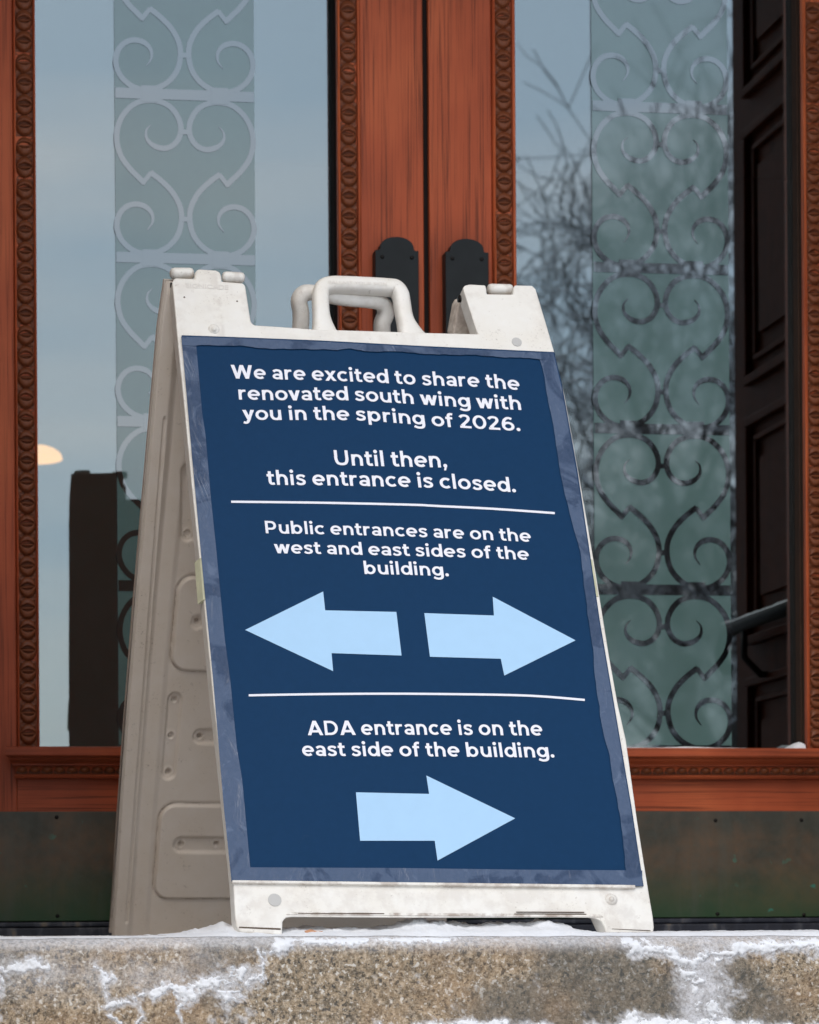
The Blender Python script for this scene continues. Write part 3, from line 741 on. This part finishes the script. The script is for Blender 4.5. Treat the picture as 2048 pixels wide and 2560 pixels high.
# lower rail lip with grime line
a = [fp(*p) for p in ((722, 2281), (1500, 2287), (1508, 2293), (716, 2287))]
MB().prism([p + FN * .0014 for p in a], [p - FN * .001 for p in a]).build('rail_lip', PLASTIC, fpn)
for x0_, x1_, y_ in ((745, 960, 2283.5), (1285, 1465, 2285), (1290, 1460, 2280)):
    a = [fp(x0_, y_), fp(x1_, y_ + .6), fp(x1_, y_ + 3), fp(x0_, y_ + 2)]
    MB().prism([p + FN * .0017 for p in a], [p + FN * .0012 for p in a]).build('grime_line', GRIME, fpn)
for x0_, x1_, ya, yb in ((598, 702, 2317, 2323), (1530, 1626, 2322, 2326)):
    a = [fp(x0_, ya), fp(x1_, ya + 4), fp(x1_, yb + 2), fp(x0_, yb - 3)]
    MB().prism([p + FN * .0006 for p in a], [p - FN * .001 for p in a]).build('foot_seam', GRIME, fpn)
# moulded frame round the poster (raised rim just outside it)
for px_, py_ in ((461, 743), (593, 753)):
    MB().dome(fp(px_, py_, 0), FN, FU, .0016, .001, 8, 2).build('pin_mark', GRIME, fpn)
# hinge knuckles of the rear panel wrapping over the top
def pill(x0_, x1_, yc0, yc1, r_, nm='hinge_knuckle'):
    p0, p1 = fp(x0_, yc0, -.013), fp(x1_, yc1, -.013); d = (p1 - p0).normalized(); r = r_
    P = [p0, p0 + d * r * .25, p0 + d * r * .7, p1 - d * r * .7, p1 - d * r * .25, p1]
    MB().tube(P, [r * .55, r * .88, r, r, r * .88, r * .55], 16, 1, FN).build(nm, PLASTIC, sign, True)
pill(426, 484, 684, 684.5, .0095); pill(556, 611, 692, 695, .0088); pill(1219, 1282, 722, 724, .0085)
# bolts
MB().tube([fp(1146, 747, -.02), fp(1162, 747, -.02)], .0062, 12).build('bolt', SCREW, sign, True)
MB().tube([fp(424, 712, -.02), fp(436, 712, -.02)], .0062, 12).build('bolt', SCREW, sign, True)
# green tape on the edges
for pts in ([(500, 1396), (507, 1396), (517, 1500), (508, 1500)], [(1474, 1398), (1481, 1400), (1496, 1492), (1489, 1492)]):
    a = [fp(*p) for p in pts]
    off = -FU * .006 if pts[0][0] < 900 else FU * .003
    MB().prism([p + FN * .0012 for p in a], [p + off - FN * .012 for p in a]).build('green_tape', GREEN_TAPE, fpn)

# ---- rear panel: relief heightfield on its inner face
BL = [(690, 420), (713, 413), (784, 403), (900, 391), (1132, 372), (1433, 345), (1700, 323), (2013, 300), (2345, 280)]
sh_v = buv(405, 815)[1] if False else buv(400, 830)[1]
uL = lambda v: lerp_pts(BLV, v)
BLV = sorted([(buv(x, y)[1], buv(x, y)[0]) for y, x in BL])
uR = buv(1115, 2346)[0]
def rrect(u, v, cu, cv, hu, hv, r):
    qx = abs(u - cu) - hu + r; qy = abs(v - cv) - hv + r
    return math.hypot(max(qx, 0), max(qy, 0)) + min(max(qx, qy), 0) - r
shapes = []   # (kind, ...)
def P2(px, py): return buv(px, py)
k_ = 4.15 / F
pa = P2(438, 1440); pb2 = P2(436, 1682); pc = P2(396, 2012); pd = P2(390, 2253)
mirror_c = (uL(.4) + uR) / 2
def big(pt, pbm):
    u0 = (pt[0] + pbm[0]) / 2; u1 = 2 * mirror_c - u0; return ((u0 + u1) / 2, (pt[1] + pbm[1]) / 2, (u1 - u0) / 2, (pt[1] - pbm[1]) / 2)
bigs = [big(pa, pb2), big(pc, pd)]
slots = []
def slot(p, q_, hw): slots.append((P2(*p), P2(*q_), hw))
slot((440, 1754), (425, 1936), .0125); slot((504, 1846), (640, 1848), .013); slot((455, 2115), (600, 2116), .0145); slot((473, 1180), (473, 1338), .0125)
slot((496, 1556), (496, 1558), .011)
holes = [P2(440, 1754), P2(432, 1845), P2(425, 1936), P2(504, 1846), P2(455, 2115), P2(544, 2114), P2(473, 1338), P2(496, 1556)]
g0, g1 = P2(411, 1047), P2(316, 2303)
def seg_d(u, v, a, b_):
    ab = (b_[0] - a[0], b_[1] - a[1]); L2 = ab[0] ** 2 + ab[1] ** 2 + 1e-12
    t = max(0, min(1, ((u - a[0]) * ab[0] + (v - a[1]) * ab[1]) / L2)); return math.hypot(u - a[0] - ab[0] * t, v - a[1] - ab[1] * t)
VT = buv(900, 845)[1]; VT2 = buv(425, 702)[1]
def relief(u, v, ul):
    h = 0.0; e = u - ul
    # flange along the outer edge, stepping down to the field
    h += .010 * (1 - sm(.024, .040, e)) + .004 * (1 - sm(.060, .072, e)) - .010
    h -= .006 * (1 - sm(0, .004, e))
    d = seg_d(u, v, g0, g1); h -= .0035 * (1 - sm(.0022, .0034, d))
    for (cu, cv, hu, hv) in bigs:
        d = rrect(u, v, cu, cv, hu, hv, .030)
        h += .005 * (1 - sm(-.005, -.001, d)) - .004 * math.exp(-(d / .0022) ** 2)
    for a, b_, hw in slots:
        d = seg_d(u, v, a, b_); h -= .006 * (1 - sm(hw - .004, hw + .003, d))
    for a in holes:
        d = math.hypot(u - a[0], v - a[1]); h -= .007 * (1 - sm(.0035, .0055, d)); h += .0012 * math.exp(-((d - .0075) / .0015) ** 2)
    return h
NU, NV = 300, 480
V = []; FC = []
for j in range(NV + 1):
    v = VT2 * j / NV; ul = uL(v)
    for i in range(NU + 1):
        # dense at the visible left part
        t = i / NU; u = ul + (uR - ul) * (t * .62 if t < .8 else .496 + (t - .8) / .2 * .504)
        V.append(BO + BU * u + BV * v + BN * relief(u, v, ul))
def in_panel(u, v):
    if v < VT: return True
    w = uR - uL(v); f = (u - uL(v)) / w
    return f < .20 or f > .80
for j in range(NV):
    for i in range(NU):
        a = j * (NU + 1) + i; v = VT2 * (j + .5) / NV; t = (i + .5) / NU
        f = t * .62 if t < .8 else .496 + (t - .8) / .2 * .504
        foot = False
        if (v < VT or f < .19 or f > .81) and not foot: FC.append((a, a + 1, a + NU + 2, a + NU + 1))
bpn = mobj('rear_panel', V, FC, PLASTIC_B, sign, True)
# shell behind the relief: sides and outer face
def bq(u, v, n): return BO + BU * u + BV * v + BN * n
q = MB(); vs = [0, .035, .2, .4, .6, .8, VT]
prof = [bq(uL(v) + .0005, v, -.016) for v in vs]
q.prism([bq(uL(0), 0, -.026), bq(uL(0) + .14 * (uR - uL(0)), 0, -.026), bq(uL(0) + .14 * (uR - uL(0)), .001, -.026), bq(uL(0) + .90 * (uR - uL(0)), .001, -.026), bq(uL(0) + .90 * (uR - uL(0)), 0, -.026), bq(uR, 0, -.026), bq(uR, VT, -.026),
         bq(uR, VT2, -.026), bq(uR - .19 * (uR - uL(VT2)), VT2, -.026), bq(uR - .19 * (uR - uL(VT)), VT, -.026), bq(uL(VT) + .19 * (uR - uL(VT)), VT, -.026), bq(uL(VT2) + .19 * (uR - uL(VT2)), VT2, -.026)] + [bq(uL(v), v, -.026) for v in (VT2, VT, .8, .6, .4, .2)],
        [p - BN * .006 for p in [bq(uL(0), 0, -.026), bq(uL(0) + .14 * (uR - uL(0)), 0, -.026), bq(uL(0) + .14 * (uR - uL(0)), .001, -.026), bq(uL(0) + .90 * (uR - uL(0)), .001, -.026), bq(uL(0) + .90 * (uR - uL(0)), 0, -.026), bq(uR, 0, -.026), bq(uR, VT, -.026),
         bq(uR, VT2, -.026), bq(uR - .19 * (uR - uL(VT2)), VT2, -.026), bq(uR - .19 * (uR - uL(VT)), VT, -.026), bq(uL(VT) + .19 * (uR - uL(VT)), VT, -.026), bq(uL(VT2) + .19 * (uR - uL(VT2)), VT2, -.026)] + [bq(uL(v), v, -.010) for v in (VT2, VT, .8, .6, .4, .2)]])
q.build('panel_shell', PLASTIC_B, bpn)
# rear tower visible left of the right front tower
a = [bp(*p) for p in ((1143, 766), (1150, 752), (1180, 752), (1260, 840), (1130, 840))]
bevel(MB().prism([p + BN * .002 for p in a], [p - BN * .03 for p in a]).build('hinge_post', PLASTIC_B, bpn), .004)
# rear handle
hb = catmull(px_path([(748, 850), (752, 812), (752, 780), (748, 752), (760, 734), (785, 732), (850, 744), (930, 752), (958, 762), (964, 785), (955, 812), (958, 850)], lambda a, b: bp(a, b, -.01)), 5)
MB().tube(hb, .0125, 16, 1.0, BN, True, .019).build('handle', PLASTIC, bpn, True)

# ---- poster
POSTER = [(454, 840), (600, 845), (800, 853), (1040, 866), (1385, 882), (1404, 962), (1443, 1178), (1471, 1364), (1498, 1549), (1538, 1783), (1577, 2013), (1608, 2216), (1400, 2215), (1000, 2209), (580, 2204), (560, 2010), (534, 1700), (508, 1430), (481, 1140), (460, 900)]
a = [fp(x, y) for x, y in POSTER]
po = MB().prism([p + FN * .0020 for p in a], [p - FN * .0004 for p in a]).build('poster', NAVY, sign)
TI = .0026
LI = [(840, 489), (865, 491), (1036, 506), (1085, 514), (1240, 527), (1364, 540), (1595, 562), (1700, 576), (1874, 593), (1943, 605), (2168, 626), (2206, 628)]
RI = [(880, 1346), (898, 1349), (939, 1359), (1036, 1377), (1143, 1395), (1240, 1414), (1378, 1451), (1586, 1476), (1790, 1500), (1893, 1524), (2050, 1550), (2174, 1566), (2216, 1570)]
LO = [(840, 453), (900, 459), (1140, 480), (1430, 507), (1700, 533), (2010, 559), (2206, 579)]
RO = [(882, 1384), (962, 1403), (1178, 1441), (1364, 1470), (1549, 1497), (1783, 1537), (2013, 1576), (2216, 1608)]
def strip_mesh(name, inner, outer, ys, n=110, wob=0.0, lift=TI, par=po, horiz=False):
    V = []; Fc = []; m = 5
    for i in range(n + 1):
        y = ys[0] + (ys[1] - ys[0]) * i / n
        xi, xo = lerp_pts(inner, y) + wob * fbm(y * .02, 4.4), lerp_pts(outer, y)
        for j in range(m):
            x = xo + (xi - xo) * j / (m - 1)
            w = .0007 * fbm(y * .03, x * .05, 3.1, 4) if 0 < j < m - 1 else 0
            V.append(fp(x, y, lift + w + .0006) if not horiz else fp(y, x, lift + w + .0006))
    for i in range(n):
        for j in range(m - 1):
            a_ = i * m + j; Fc.append((a_, a_ + m, a_ + m + 1, a_ + 1))
    return mobj(name, V, Fc, TAPE, par, True)
strip_mesh('clear_tape', LI, LO, (842, 2204)); strip_mesh('clear_tape', RI, RO, (884, 2214), wob=3, lift=TI + .0002)
TOPO = [(454, 841), (600, 845.5), (800, 854), (1040, 867), (1385, 883)]; TOPI = [(454, 864), (600, 866), (730, 874), (880, 874), (1040, 881), (1200, 890), (1385, 901)]
BOTO = [(580, 2203), (1000, 2208), (1400, 2214), (1607, 2215)]; BOTI = [(575, 2168), (1000, 2170), (1300, 2174), (1603, 2176)]
strip_mesh('clear_tape', TOPI, TOPO, (455, 1384), wob=4, lift=TI + .0008, horiz=True); strip_mesh('clear_tape', BOTI, BOTO, (580, 1606), lift=TI + .0008, horiz=True)
def poly(name, P, mat, n=TI, par=po, t=.0003):
    a_ = [fp(x, y, n) for x, y in P]; return MB().prism([p + FN * t for p in a_], a_).build(name, mat, par)
for P in ([(613, 1575), (808, 1479), (813, 1526), (991, 1530), (1004, 1639), (829, 1633), (833, 1678)], [(1061, 1533), (1235, 1539), (1232, 1492), (1439, 1601), (1261, 1689), (1252, 1647), (1075, 1642)],
          [(890, 1981), (1073, 1985), (1066, 1939), (1288, 2046), (1094, 2151.5), (1087, 2102), (900.5, 2102)]):
    poly('arrow', P, SKY_INK)
def rule(T):
    xs_ = [T[0][0] + (T[-1][0] - T[0][0]) * i / 40 for i in range(41)]; pts = catmull([Vector((x, y, 0)) for x, y in T], 8)
    tp = [(p.x, p.y - 2.7) for p in pts]; bt = [(p.x, p.y + 2.7) for p in reversed(pts)]
    poly('printed_rule', tp + bt, WHITE_INK)
rule([(578, 1254.5), (800, 1257), (1027, 1262), (1090, 1265), (1230, 1272), (1387, 1283)]); rule([(622, 1738.5), (800, 1735.5), (1004, 1734.5), (1240, 1737), (1352, 1741), (1462, 1750)])
def _ell(cx, cy, rx, ry, a0=0, a1=360, n=26):
    return [(cx + rx * math.cos(R(a0 + (a1 - a0) * i / n)), cy + ry * math.sin(R(a0 + (a1 - a0) * i / n))) for i in range(n + 1)]
def _sp(P, n=5): return [(p.x, p.y) for p in catmull([Vector((x, y, 0)) for x, y in P], n)]
VS, HS = 13.4, 11.0
def _diag(x0, y0, x1, y1, w=16.5): return ('poly', [(x0 - w / 2, y0), (x0 + w / 2, y0), (x1 + w / 2, y1), (x1 - w / 2, y1)])
def _st(x, y0, y1): return ('poly', [(x - VS / 2, y0), (x + VS / 2, y0), (x + VS / 2, y1), (x - VS / 2, y1)])
def _bar(x0, x1, y, w=HS): return ('poly', [(x0, y - w / 2), (x1, y - w / 2), (x1, y + w / 2), (x0, y + w / 2)])
def _disc(x, y, r): return ('poly', _ell(x, y, r, r, 0, 345, 23))
def _ln(P, k=1.0): return ('line', P, k)
ARCH = lambda x0, x1, top: _ln(_sp([(x0, 26), (x0 + 4, 40), (x0 + 12, top - 6), (x0 + 18, top - 5.6), (x1 - 7, top - 9), (x1, 31), (x1, 20), (x1, 0)]))
GL = {'o': (57, 3, [_ln(_ell(28.5, 26, 21.2, 20.6))]), 'c': (49, 3, [_ln(_ell(28.5, 26, 21.2, 20.6, 46, 314))]),
 'e': (56, 3, [_ln(_ell(28.5, 26, 21.2, 20.6, -6, 312)), _bar(9, 52, 25.5, 10.5)]),
 'a': (48, 4, [_ln(_sp([(40.5, 0), (40.5, 18), (40.5, 31), (36, 43), (24, 47), (14, 45), (6, 40)])), _ln(_ell(22.5, 15.2, 15.5, 9.8), .92)]),
 'r': (33, 5, [_st(7.2, 0, 52), _ln(_sp([(7.2, 26), (11, 39), (20, 45.5), (33, 46)]))]),
 'x': (54, 1, [_diag(9, 0, 45, 52), _diag(45, 0, 9, 52)]), 'i': (14.5, 6, [_st(7.2, 0, 52), _disc(7.2, 67, 8.4)]),
 't': (35, 2, [_ln(_sp([(14.5, 66), (14.5, 30), (14.5, 16), (18, 8), (26, 5.5), (34, 7.5)])), _bar(1, 33, 46.5, 11.5)]),
 'd': (56, 3, [_st(48.5, 0, 73), _ln(_ell(26.5, 26, 19.2, 20.6))]), 'b': (56, 6, [_st(7.2, 0, 73), _ln(_ell(30, 26, 19.2, 20.6))]),
 'p': (56, 6, [_st(7.2, -19, 52), _ln(_ell(30, 26, 19.2, 20.6))]),
 'g': (56, 3, [_ln(_ell(26.5, 27, 19.2, 19.8)), _ln(_sp([(48.5, 52), (48.5, 20), (48.5, 2), (44, -10), (30, -14.5), (18, -13), (7, -8)]))]),
 's': (44, 3, [_ln(_sp([(40, 40), (33, 45.5), (22, 47), (11, 43.5), (9.5, 35), (17, 29.5), (28, 25.5), (36.5, 19), (35, 9.5), (24, 5), (13, 6), (4, 12)]), .95)]),
 'h': (50, 6, [_st(7.2, 0, 73), ARCH(7.2, 43, 52.5)]), 'n': (50, 6, [_st(7.2, 0, 52), ARCH(7.2, 43, 52.5)]),
 'u': (50, 5, [_st(43, 0, 52), _ln([(50.2 - x, 52 - y) for x, y in ARCH(7.2, 43, 52.5)[1]])]), 'l': (14.5, 6, [_st(7.2, 0, 73)]),
 'v': (54, 0, [_diag(9, 52, 27, 0), _diag(45, 52, 27, 0)]), 'w': (80, 0, [_diag(9, 52, 24, 0, 15.5), _diag(40, 52, 24, 0, 15), _diag(40, 52, 56, 0, 15), _diag(71, 52, 56, 0, 15.5)]),
 'y': (54, 0, [_diag(9, 52, 28, 2), _ln(_sp([(45, 50), (34, 22), (26, 0), (20, -11), (13, -14), (3, -11)])), _diag(45, 52, 40, 38)]),
 'f': (33, 2, [_ln(_sp([(14.5, 0), (14.5, 30), (14.5, 52), (18, 64), (26, 67.5), (34, 66)])), _bar(1, 32, 46.5, 11.5)]),
 'W': (100, 1, [_diag(9, 70, 28, 0), _diag(50, 70, 28, 0, 16), _diag(50, 70, 72, 0, 16), _diag(91, 70, 72, 0)]),
 'U': (62, 6, [_ln(_sp([(7.2, 70), (7.2, 45), (7.2, 28), (14, 11), (31, 6), (48, 11), (54.8, 28), (54.8, 45), (54.8, 70)]))]),
 'P': (56, 7, [_st(7.2, 0, 70), _ln([(7.2, 64), (30, 64)] + _ell(30, 45, 18.5, 19, 90, -90) + [(7.2, 26)])]),
 'A': (76, 0, [_diag(9, 0, 38, 70), _diag(67, 0, 38, 70), _bar(20, 56, 19, 11.5)]),
 'D': (66, 7, [_st(7.2, 0, 70), _ln([(7.2, 64), (28, 64)] + _ell(28, 35, 30, 29, 90, -90) + [(7.2, 6)])]),
 '2': (53, 3, [_ln(_sp([(5, 54), (12, 61.5), (25, 65), (38, 61), (42, 50), (37, 39), (26, 27), (10, 11)])), _diag(9, 3, 20, 16, 14), _bar(2, 52, 6)]),
 '0': (62, 3, [_ln(_ell(31, 35, 23.5, 29.5))]),
 '6': (58, 3, [_ln(_ell(30, 22.5, 20.5, 17.2)), _ln(_sp([(9.5, 20), (9.5, 36), (15, 52), (25, 62), (36, 64.5), (48, 60)]))]),
 '.': (17, 4, [_disc(8.5, 8.3, 8.6)]), ',': (18, 4, [_disc(9, 8.3, 8.6), ('poly', [(6, 4), (17, 8), (10, -13), (1, -13)])]),
 ' ': (23, 0, [])}
def text_mesh(s, bold=0):
    """own bold grotesque: strokes laid out as ribbons; z = tiny offset so strokes never share a plane"""
    V = []; Fc = []; x = 0; ns = 0
    for ch in s:
        adv, sb, st_ = GL[ch]; x += sb
        for k in st_:
            ns += 1; z = .00003 * (ns % 6); o = len(V)
            if k[0] == 'poly':
                V += [Vector((x + a, b_, z)) for a, b_ in k[1]]; Fc.append(tuple(range(o, o + len(k[1]))))
            else:
                P = [k[1][0]] + [p for i, p in enumerate(k[1][1:]) if math.hypot(p[0] - k[1][i][0], p[1] - k[1][i][1]) > 1e-4]
                closed = math.hypot(P[0][0] - P[-1][0], P[0][1] - P[-1][1]) < 1e-3; n = len(P)
                for i, p in enumerate(P):
                    a = P[i - 1] if i else (P[-2] if closed else P[0]); c = P[i + 1] if i < n - 1 else (P[1] if closed else P[-1])
                    tx, ty = c[0] - a[0], c[1] - a[1]; l_ = math.hypot(tx, ty); tx /= l_; ty /= l_
                    w = (HS + (VS - HS) * abs(ty)) * k[2] / 2
                    V += [Vector((x + p[0] - ty * w, p[1] + tx * w, z)), Vector((x + p[0] + ty * w, p[1] - tx * w, z))]
                for i in range(n - 1): Fc.append((o + 2 * i, o + 2 * i + 1, o + 2 * i + 3, o + 2 * i + 2))
        x += adv + sb
    return V, Fc
def font_mesh(s, bold=.0):
    c = bpy.data.curves.new('t', 'FONT'); c.body = s; c.size = 100; c.offset = bold; c.resolution_u = 4
    o = bpy.data.objects.new('t', c); COL.objects.link(o); dg = bpy.context.evaluated_depsgraph_get(); me = bpy.data.meshes.new_from_object(o.evaluated_get(dg))
    bpy.data.objects.remove(o); V = [v.co.copy() for v in me.vertices]; Fc = [tuple(p.vertices) for p in me.polygons]; bpy.data.meshes.remove(me); return V, Fc
def text_line(s, xl, xr, base, cap, slant=None, n=TI + .0003, mat=None, par=po, name='lettering', bold=.032, fplane=fp, thick=0):
    """base: [(x, y)...] baseline polyline in photo px; cap: cap height px"""
    small_print = name == 'embossed_lettering'
    V, Fc = font_mesh(s, bold) if small_print else text_mesh(s); CAP = 70.0
    x0_ = min(p.x for p in V); x1_ = max(p.x for p in V); W_ = []
    curve = catmull([Vector((x, y, 0)) for x, y in base], 6); tab = [(p.x, p.y) for p in curve]
    for p in V:
        x = xl + (xr - xl) * (p.x - x0_) / (x1_ - x0_); b_ = lerp_pts(tab, x); h = p.y / CAP * cap
        # letters lean with the panel: vertical strokes follow the panel's own up direction
        k = lerp_pts([(450, .092), (1024, .125), (1600, .165)], x) if slant is None else slant
        W_.append(fplane(x - h * k, b_ - h, n + p.z))
    if thick:
        q = MB(); q.add(W_, Fc); return q.build(name, mat or WHITE_INK, par)
    return mobj(name, W_, Fc, mat or WHITE_INK, par)
LINES = [("We are excited to share the", 580, 1301, [(579, 946), (760, 950), (880, 954), (970, 958), (1060, 963), (1204, 968), (1301, 976)], 34),
 ("renovated south wing with", 598, 1304, [(597, 999), (740, 1001), (870, 1001), (1033, 1010), (1175, 1019), (1304, 1025)], 34),
 ("you in the spring of 2026.", 608, 1302, [(608, 1050), (760, 1050), (882, 1051), (960, 1055), (1129, 1068), (1302, 1078)], 34),
 ("Until then,", 838, 1119, [(838, 1163), (980, 1166), (1119, 1169)], 38),
 ("this entrance is closed.", 669, 1291, [(669, 1212), (850, 1214), (1027, 1218), (1160, 1223), (1291, 1231)], 36),
 ("Public entrances are on the", 665, 1329, [(665, 1333), (850, 1337), (1004, 1341), (1180, 1348), (1329, 1355)], 31),
 ("west and east sides of the", 687, 1324, [(687, 1383), (850, 1386), (1022, 1390), (1200, 1395), (1324, 1400)], 31),
 ("building.", 912, 1123, [(912, 1435), (1020, 1437), (1123, 1441)], 32),
 ("ADA entrance is on the", 770, 1358, [(770, 1838), (1060, 1837), (1358, 1839)], 36),
 ("east side of the building.", 757, 1387, [(757, 1890), (1060, 1891), (1387, 1894)], 35)]
for s, xl, xr, base, cap in LINES: text_line(s, xl, xr, base, cap)
EMB = plainmat('emboss_shade_plastic', (.70, .66, .61))  # flat letters; the darker tint paints the shading of the emboss
text_line('SIGNICADE', 466, 572, [(466, 719), (572, 724)], 11, None, .0006, EMB, fpn, 'embossed_lettering', 1.0)
text_line('BALLAST YOUR SIGN', 822, 968, [(822, 708), (968, 713)], 7, None, .0006, EMB, fpn, 'embossed_lettering', 0)

# ================================================================== SNOW on landing and riser
# crust on the riser, real thickness
V = []; FC = []; idx = {}
st = 3.2; NX = int(2200 / st); NY = int(320 / st)
mk = {}
for i in range(NX + 1):
    for j in range(NY + 1):
        mk[i, j] = riser_mask(-80 + i * st, 2344 + j * st)
def vert(i, j):
    if (i, j) not in idx:
        px, py = -80 + i * st, 2344 + j * st
        t = max(0, mk[i, j]); idx[i, j] = len(V); bank = max(0, py - 2535) * .0003
        V.append(riser_pt(px, py, -.0022 + min(.0045, .012 * t) + .0012 * fbm(px * .12, py * .12, 2, 3) + bank * sm(0, 1, t)))
    return idx[i, j]
for i in range(NX):
    for j in range(NY):
        if max(mk[i, j], mk[i + 1, j], mk[i, j + 1], mk[i + 1, j + 1]) > .03: FC.append((vert(i, j), vert(i + 1, j), vert(i + 1, j + 1), vert(i, j + 1)))
tag(mobj('snow', V, FC, SNOW, smooth=True), 'crusted snow clinging to the granite step face', kind='stuff')
HP = [(380, 2345), (470, 2338), (530, 2326), (560, 2318), (578, 2310), (596, 2318), (625, 2326), (650, 2322), (690, 2337), (712, 2338), (740, 2326), (800, 2324), (860, 2326), (960, 2328), (1020, 2322), (1050, 2312), (1090, 2304), (1120, 2310), (1170, 2318), (1240, 2322), (1300, 2316), (1360, 2320), (1385, 2312), (1415, 2310), (1440, 2318), (1500, 2335), (1530, 2342), (1640, 2343), (1700, 2341), (2060, 2341)]
V = []; FC = []; m = 26; xs2 = [-80 + 4.2 * i for i in range(560)]
for px in xs2:
    e = riser_pt(px, 2341.0 + edge_drop(px) * 1650)
    py = lerp_pts(HP, px) if px > 380 else 2345
    hmax = max(.0005 if px > 1640 or px < 380 else .0012, (2344.5 - py) / F * 3.36) + (.0016 * fbm(px * .03, .7) + .0010 * fbm(px * .15, 5)) * (.4 if px > 1640 else 1)
    for j in range(m):
        t = j / (m - 1); y = e.y + .004 + t * .22
        c = math.exp(-((t - .42) / .30) ** 2)
        p = Vector((e.x, y, 0)); h = max(0, hmax) * c * (1 + .35 * fbm(e.x * 40, y * 40, 1)) + .0011 * fbm(e.x * 120, y * 120, 4) * (1 if hmax > .003 else .4)
        V.append((e.x + (y - e.y) * .05, y, LAND - .001 + h) if j else (e.x, e.y - .001, e.z + .0004))
for i in range(len(xs2) - 1):
    for j in range(m - 1):
        a = i * m + j; FC.append((a, a + m, a + m + 1, a + 1))
tag(mobj('snow', V, FC, SNOW, smooth=True), 'low ridge of snow on the landing around the front feet of the sign', kind='stuff')
LEAF = plainmat('dead_leaf', (.50, .26, .15), .8, .2, .3, 80)
for (px, py, r_), lab in (((786, 2335, .011), 'withered tan leaf in the snow near the left front foot of the sign'), ((1012, 2334, .008), 'small brown leaf bit in the snow under the middle of the sign')):
    c = at(px, py, YE + .045); P = []
    for k in range(10):
        t = 2 * math.pi * k / 10; rr = r_ * (1 + .25 * math.sin(3 * t + 1)); P.append(c + Vector((rr * 1.3 * math.cos(t), .004 * math.sin(t), rr * .6 * math.sin(t))))
    tag(MB().prism(P, [p + Vector((0, .0015, 0)) for p in P]).build('leaf', LEAF), lab, 'leaf')

# ================================================================== TREES (behind the camera, seen in the glass)
def tree(x, y, h, seed, label, spread=1.0, lean=0.0, depth=6):
    rnd = random.Random(seed); root = thing('bare_tree', (x, y, -.86), label, 'tree', 'bare trees in front of the building')
    big_, small = MB(), MB()
    def grow(p, d, ln, r, k):
        n = 4 if k < 3 else 3; P = [p]; q_ = p.copy(); dd = d.copy()
        for i in range(n):
            dd = (dd + Vector((rnd.gauss(0, .13), rnd.gauss(0, .13), rnd.gauss(.03, .09)))).normalized(); q_ = q_ + dd * ln / n; P.append(q_.copy())
        rr = [max(.0062, r * (1 - .45 * i / n)) for i in range(n + 1)]
        (big_ if k < 2 else small).tube(P, rr, 8 if k < 2 else (5 if k < 4 else 3), caps=False)
        if k >= depth: return
        nb = (4 if k < 2 else 3) + (1 if rnd.random() < .6 else 0)
        for b_ in range(nb):
            t = rnd.uniform(.45, 1) if b_ else 1; i = min(n, max(1, int(round(t * n)))); s = P[i]
            ax = Vector((rnd.gauss(0, 1), rnd.gauss(0, 1), rnd.gauss(0, .5))); ax = (ax - dd * ax.dot(dd)).normalized()
            a = rnd.uniform(.35, .85) * spread
            nd = (dd * math.cos(a) + ax * math.sin(a)); nd.z += .05 if k < 3 else -.08; nd.normalize()
            grow(s, nd, ln * rnd.uniform(.62, .82), rr[i] * rnd.uniform(.55, .72), k + 1)
    grow(Vector((x, y, -.9)), Vector((lean, 0, 1)).normalized(), h * .25, h * .019, 0)
    big_.build('trunk', BARK, root, True); small.build('crown', BARK, root, True)
    return root
tree(8.6, -10.8, 12.6, 5, 'broad bare tree with snow on its limbs, nearest the steps', 1.2, .03, 6)
tree(7.0, -12.5, 8.8, 8, 'low bushy bare tree left of the broad one', 1.2, .05, 6)
tree(11.0, -16.0, 14.0, 23, 'tall bare snowy tree behind the broad one', 1.2, -.05, 6)
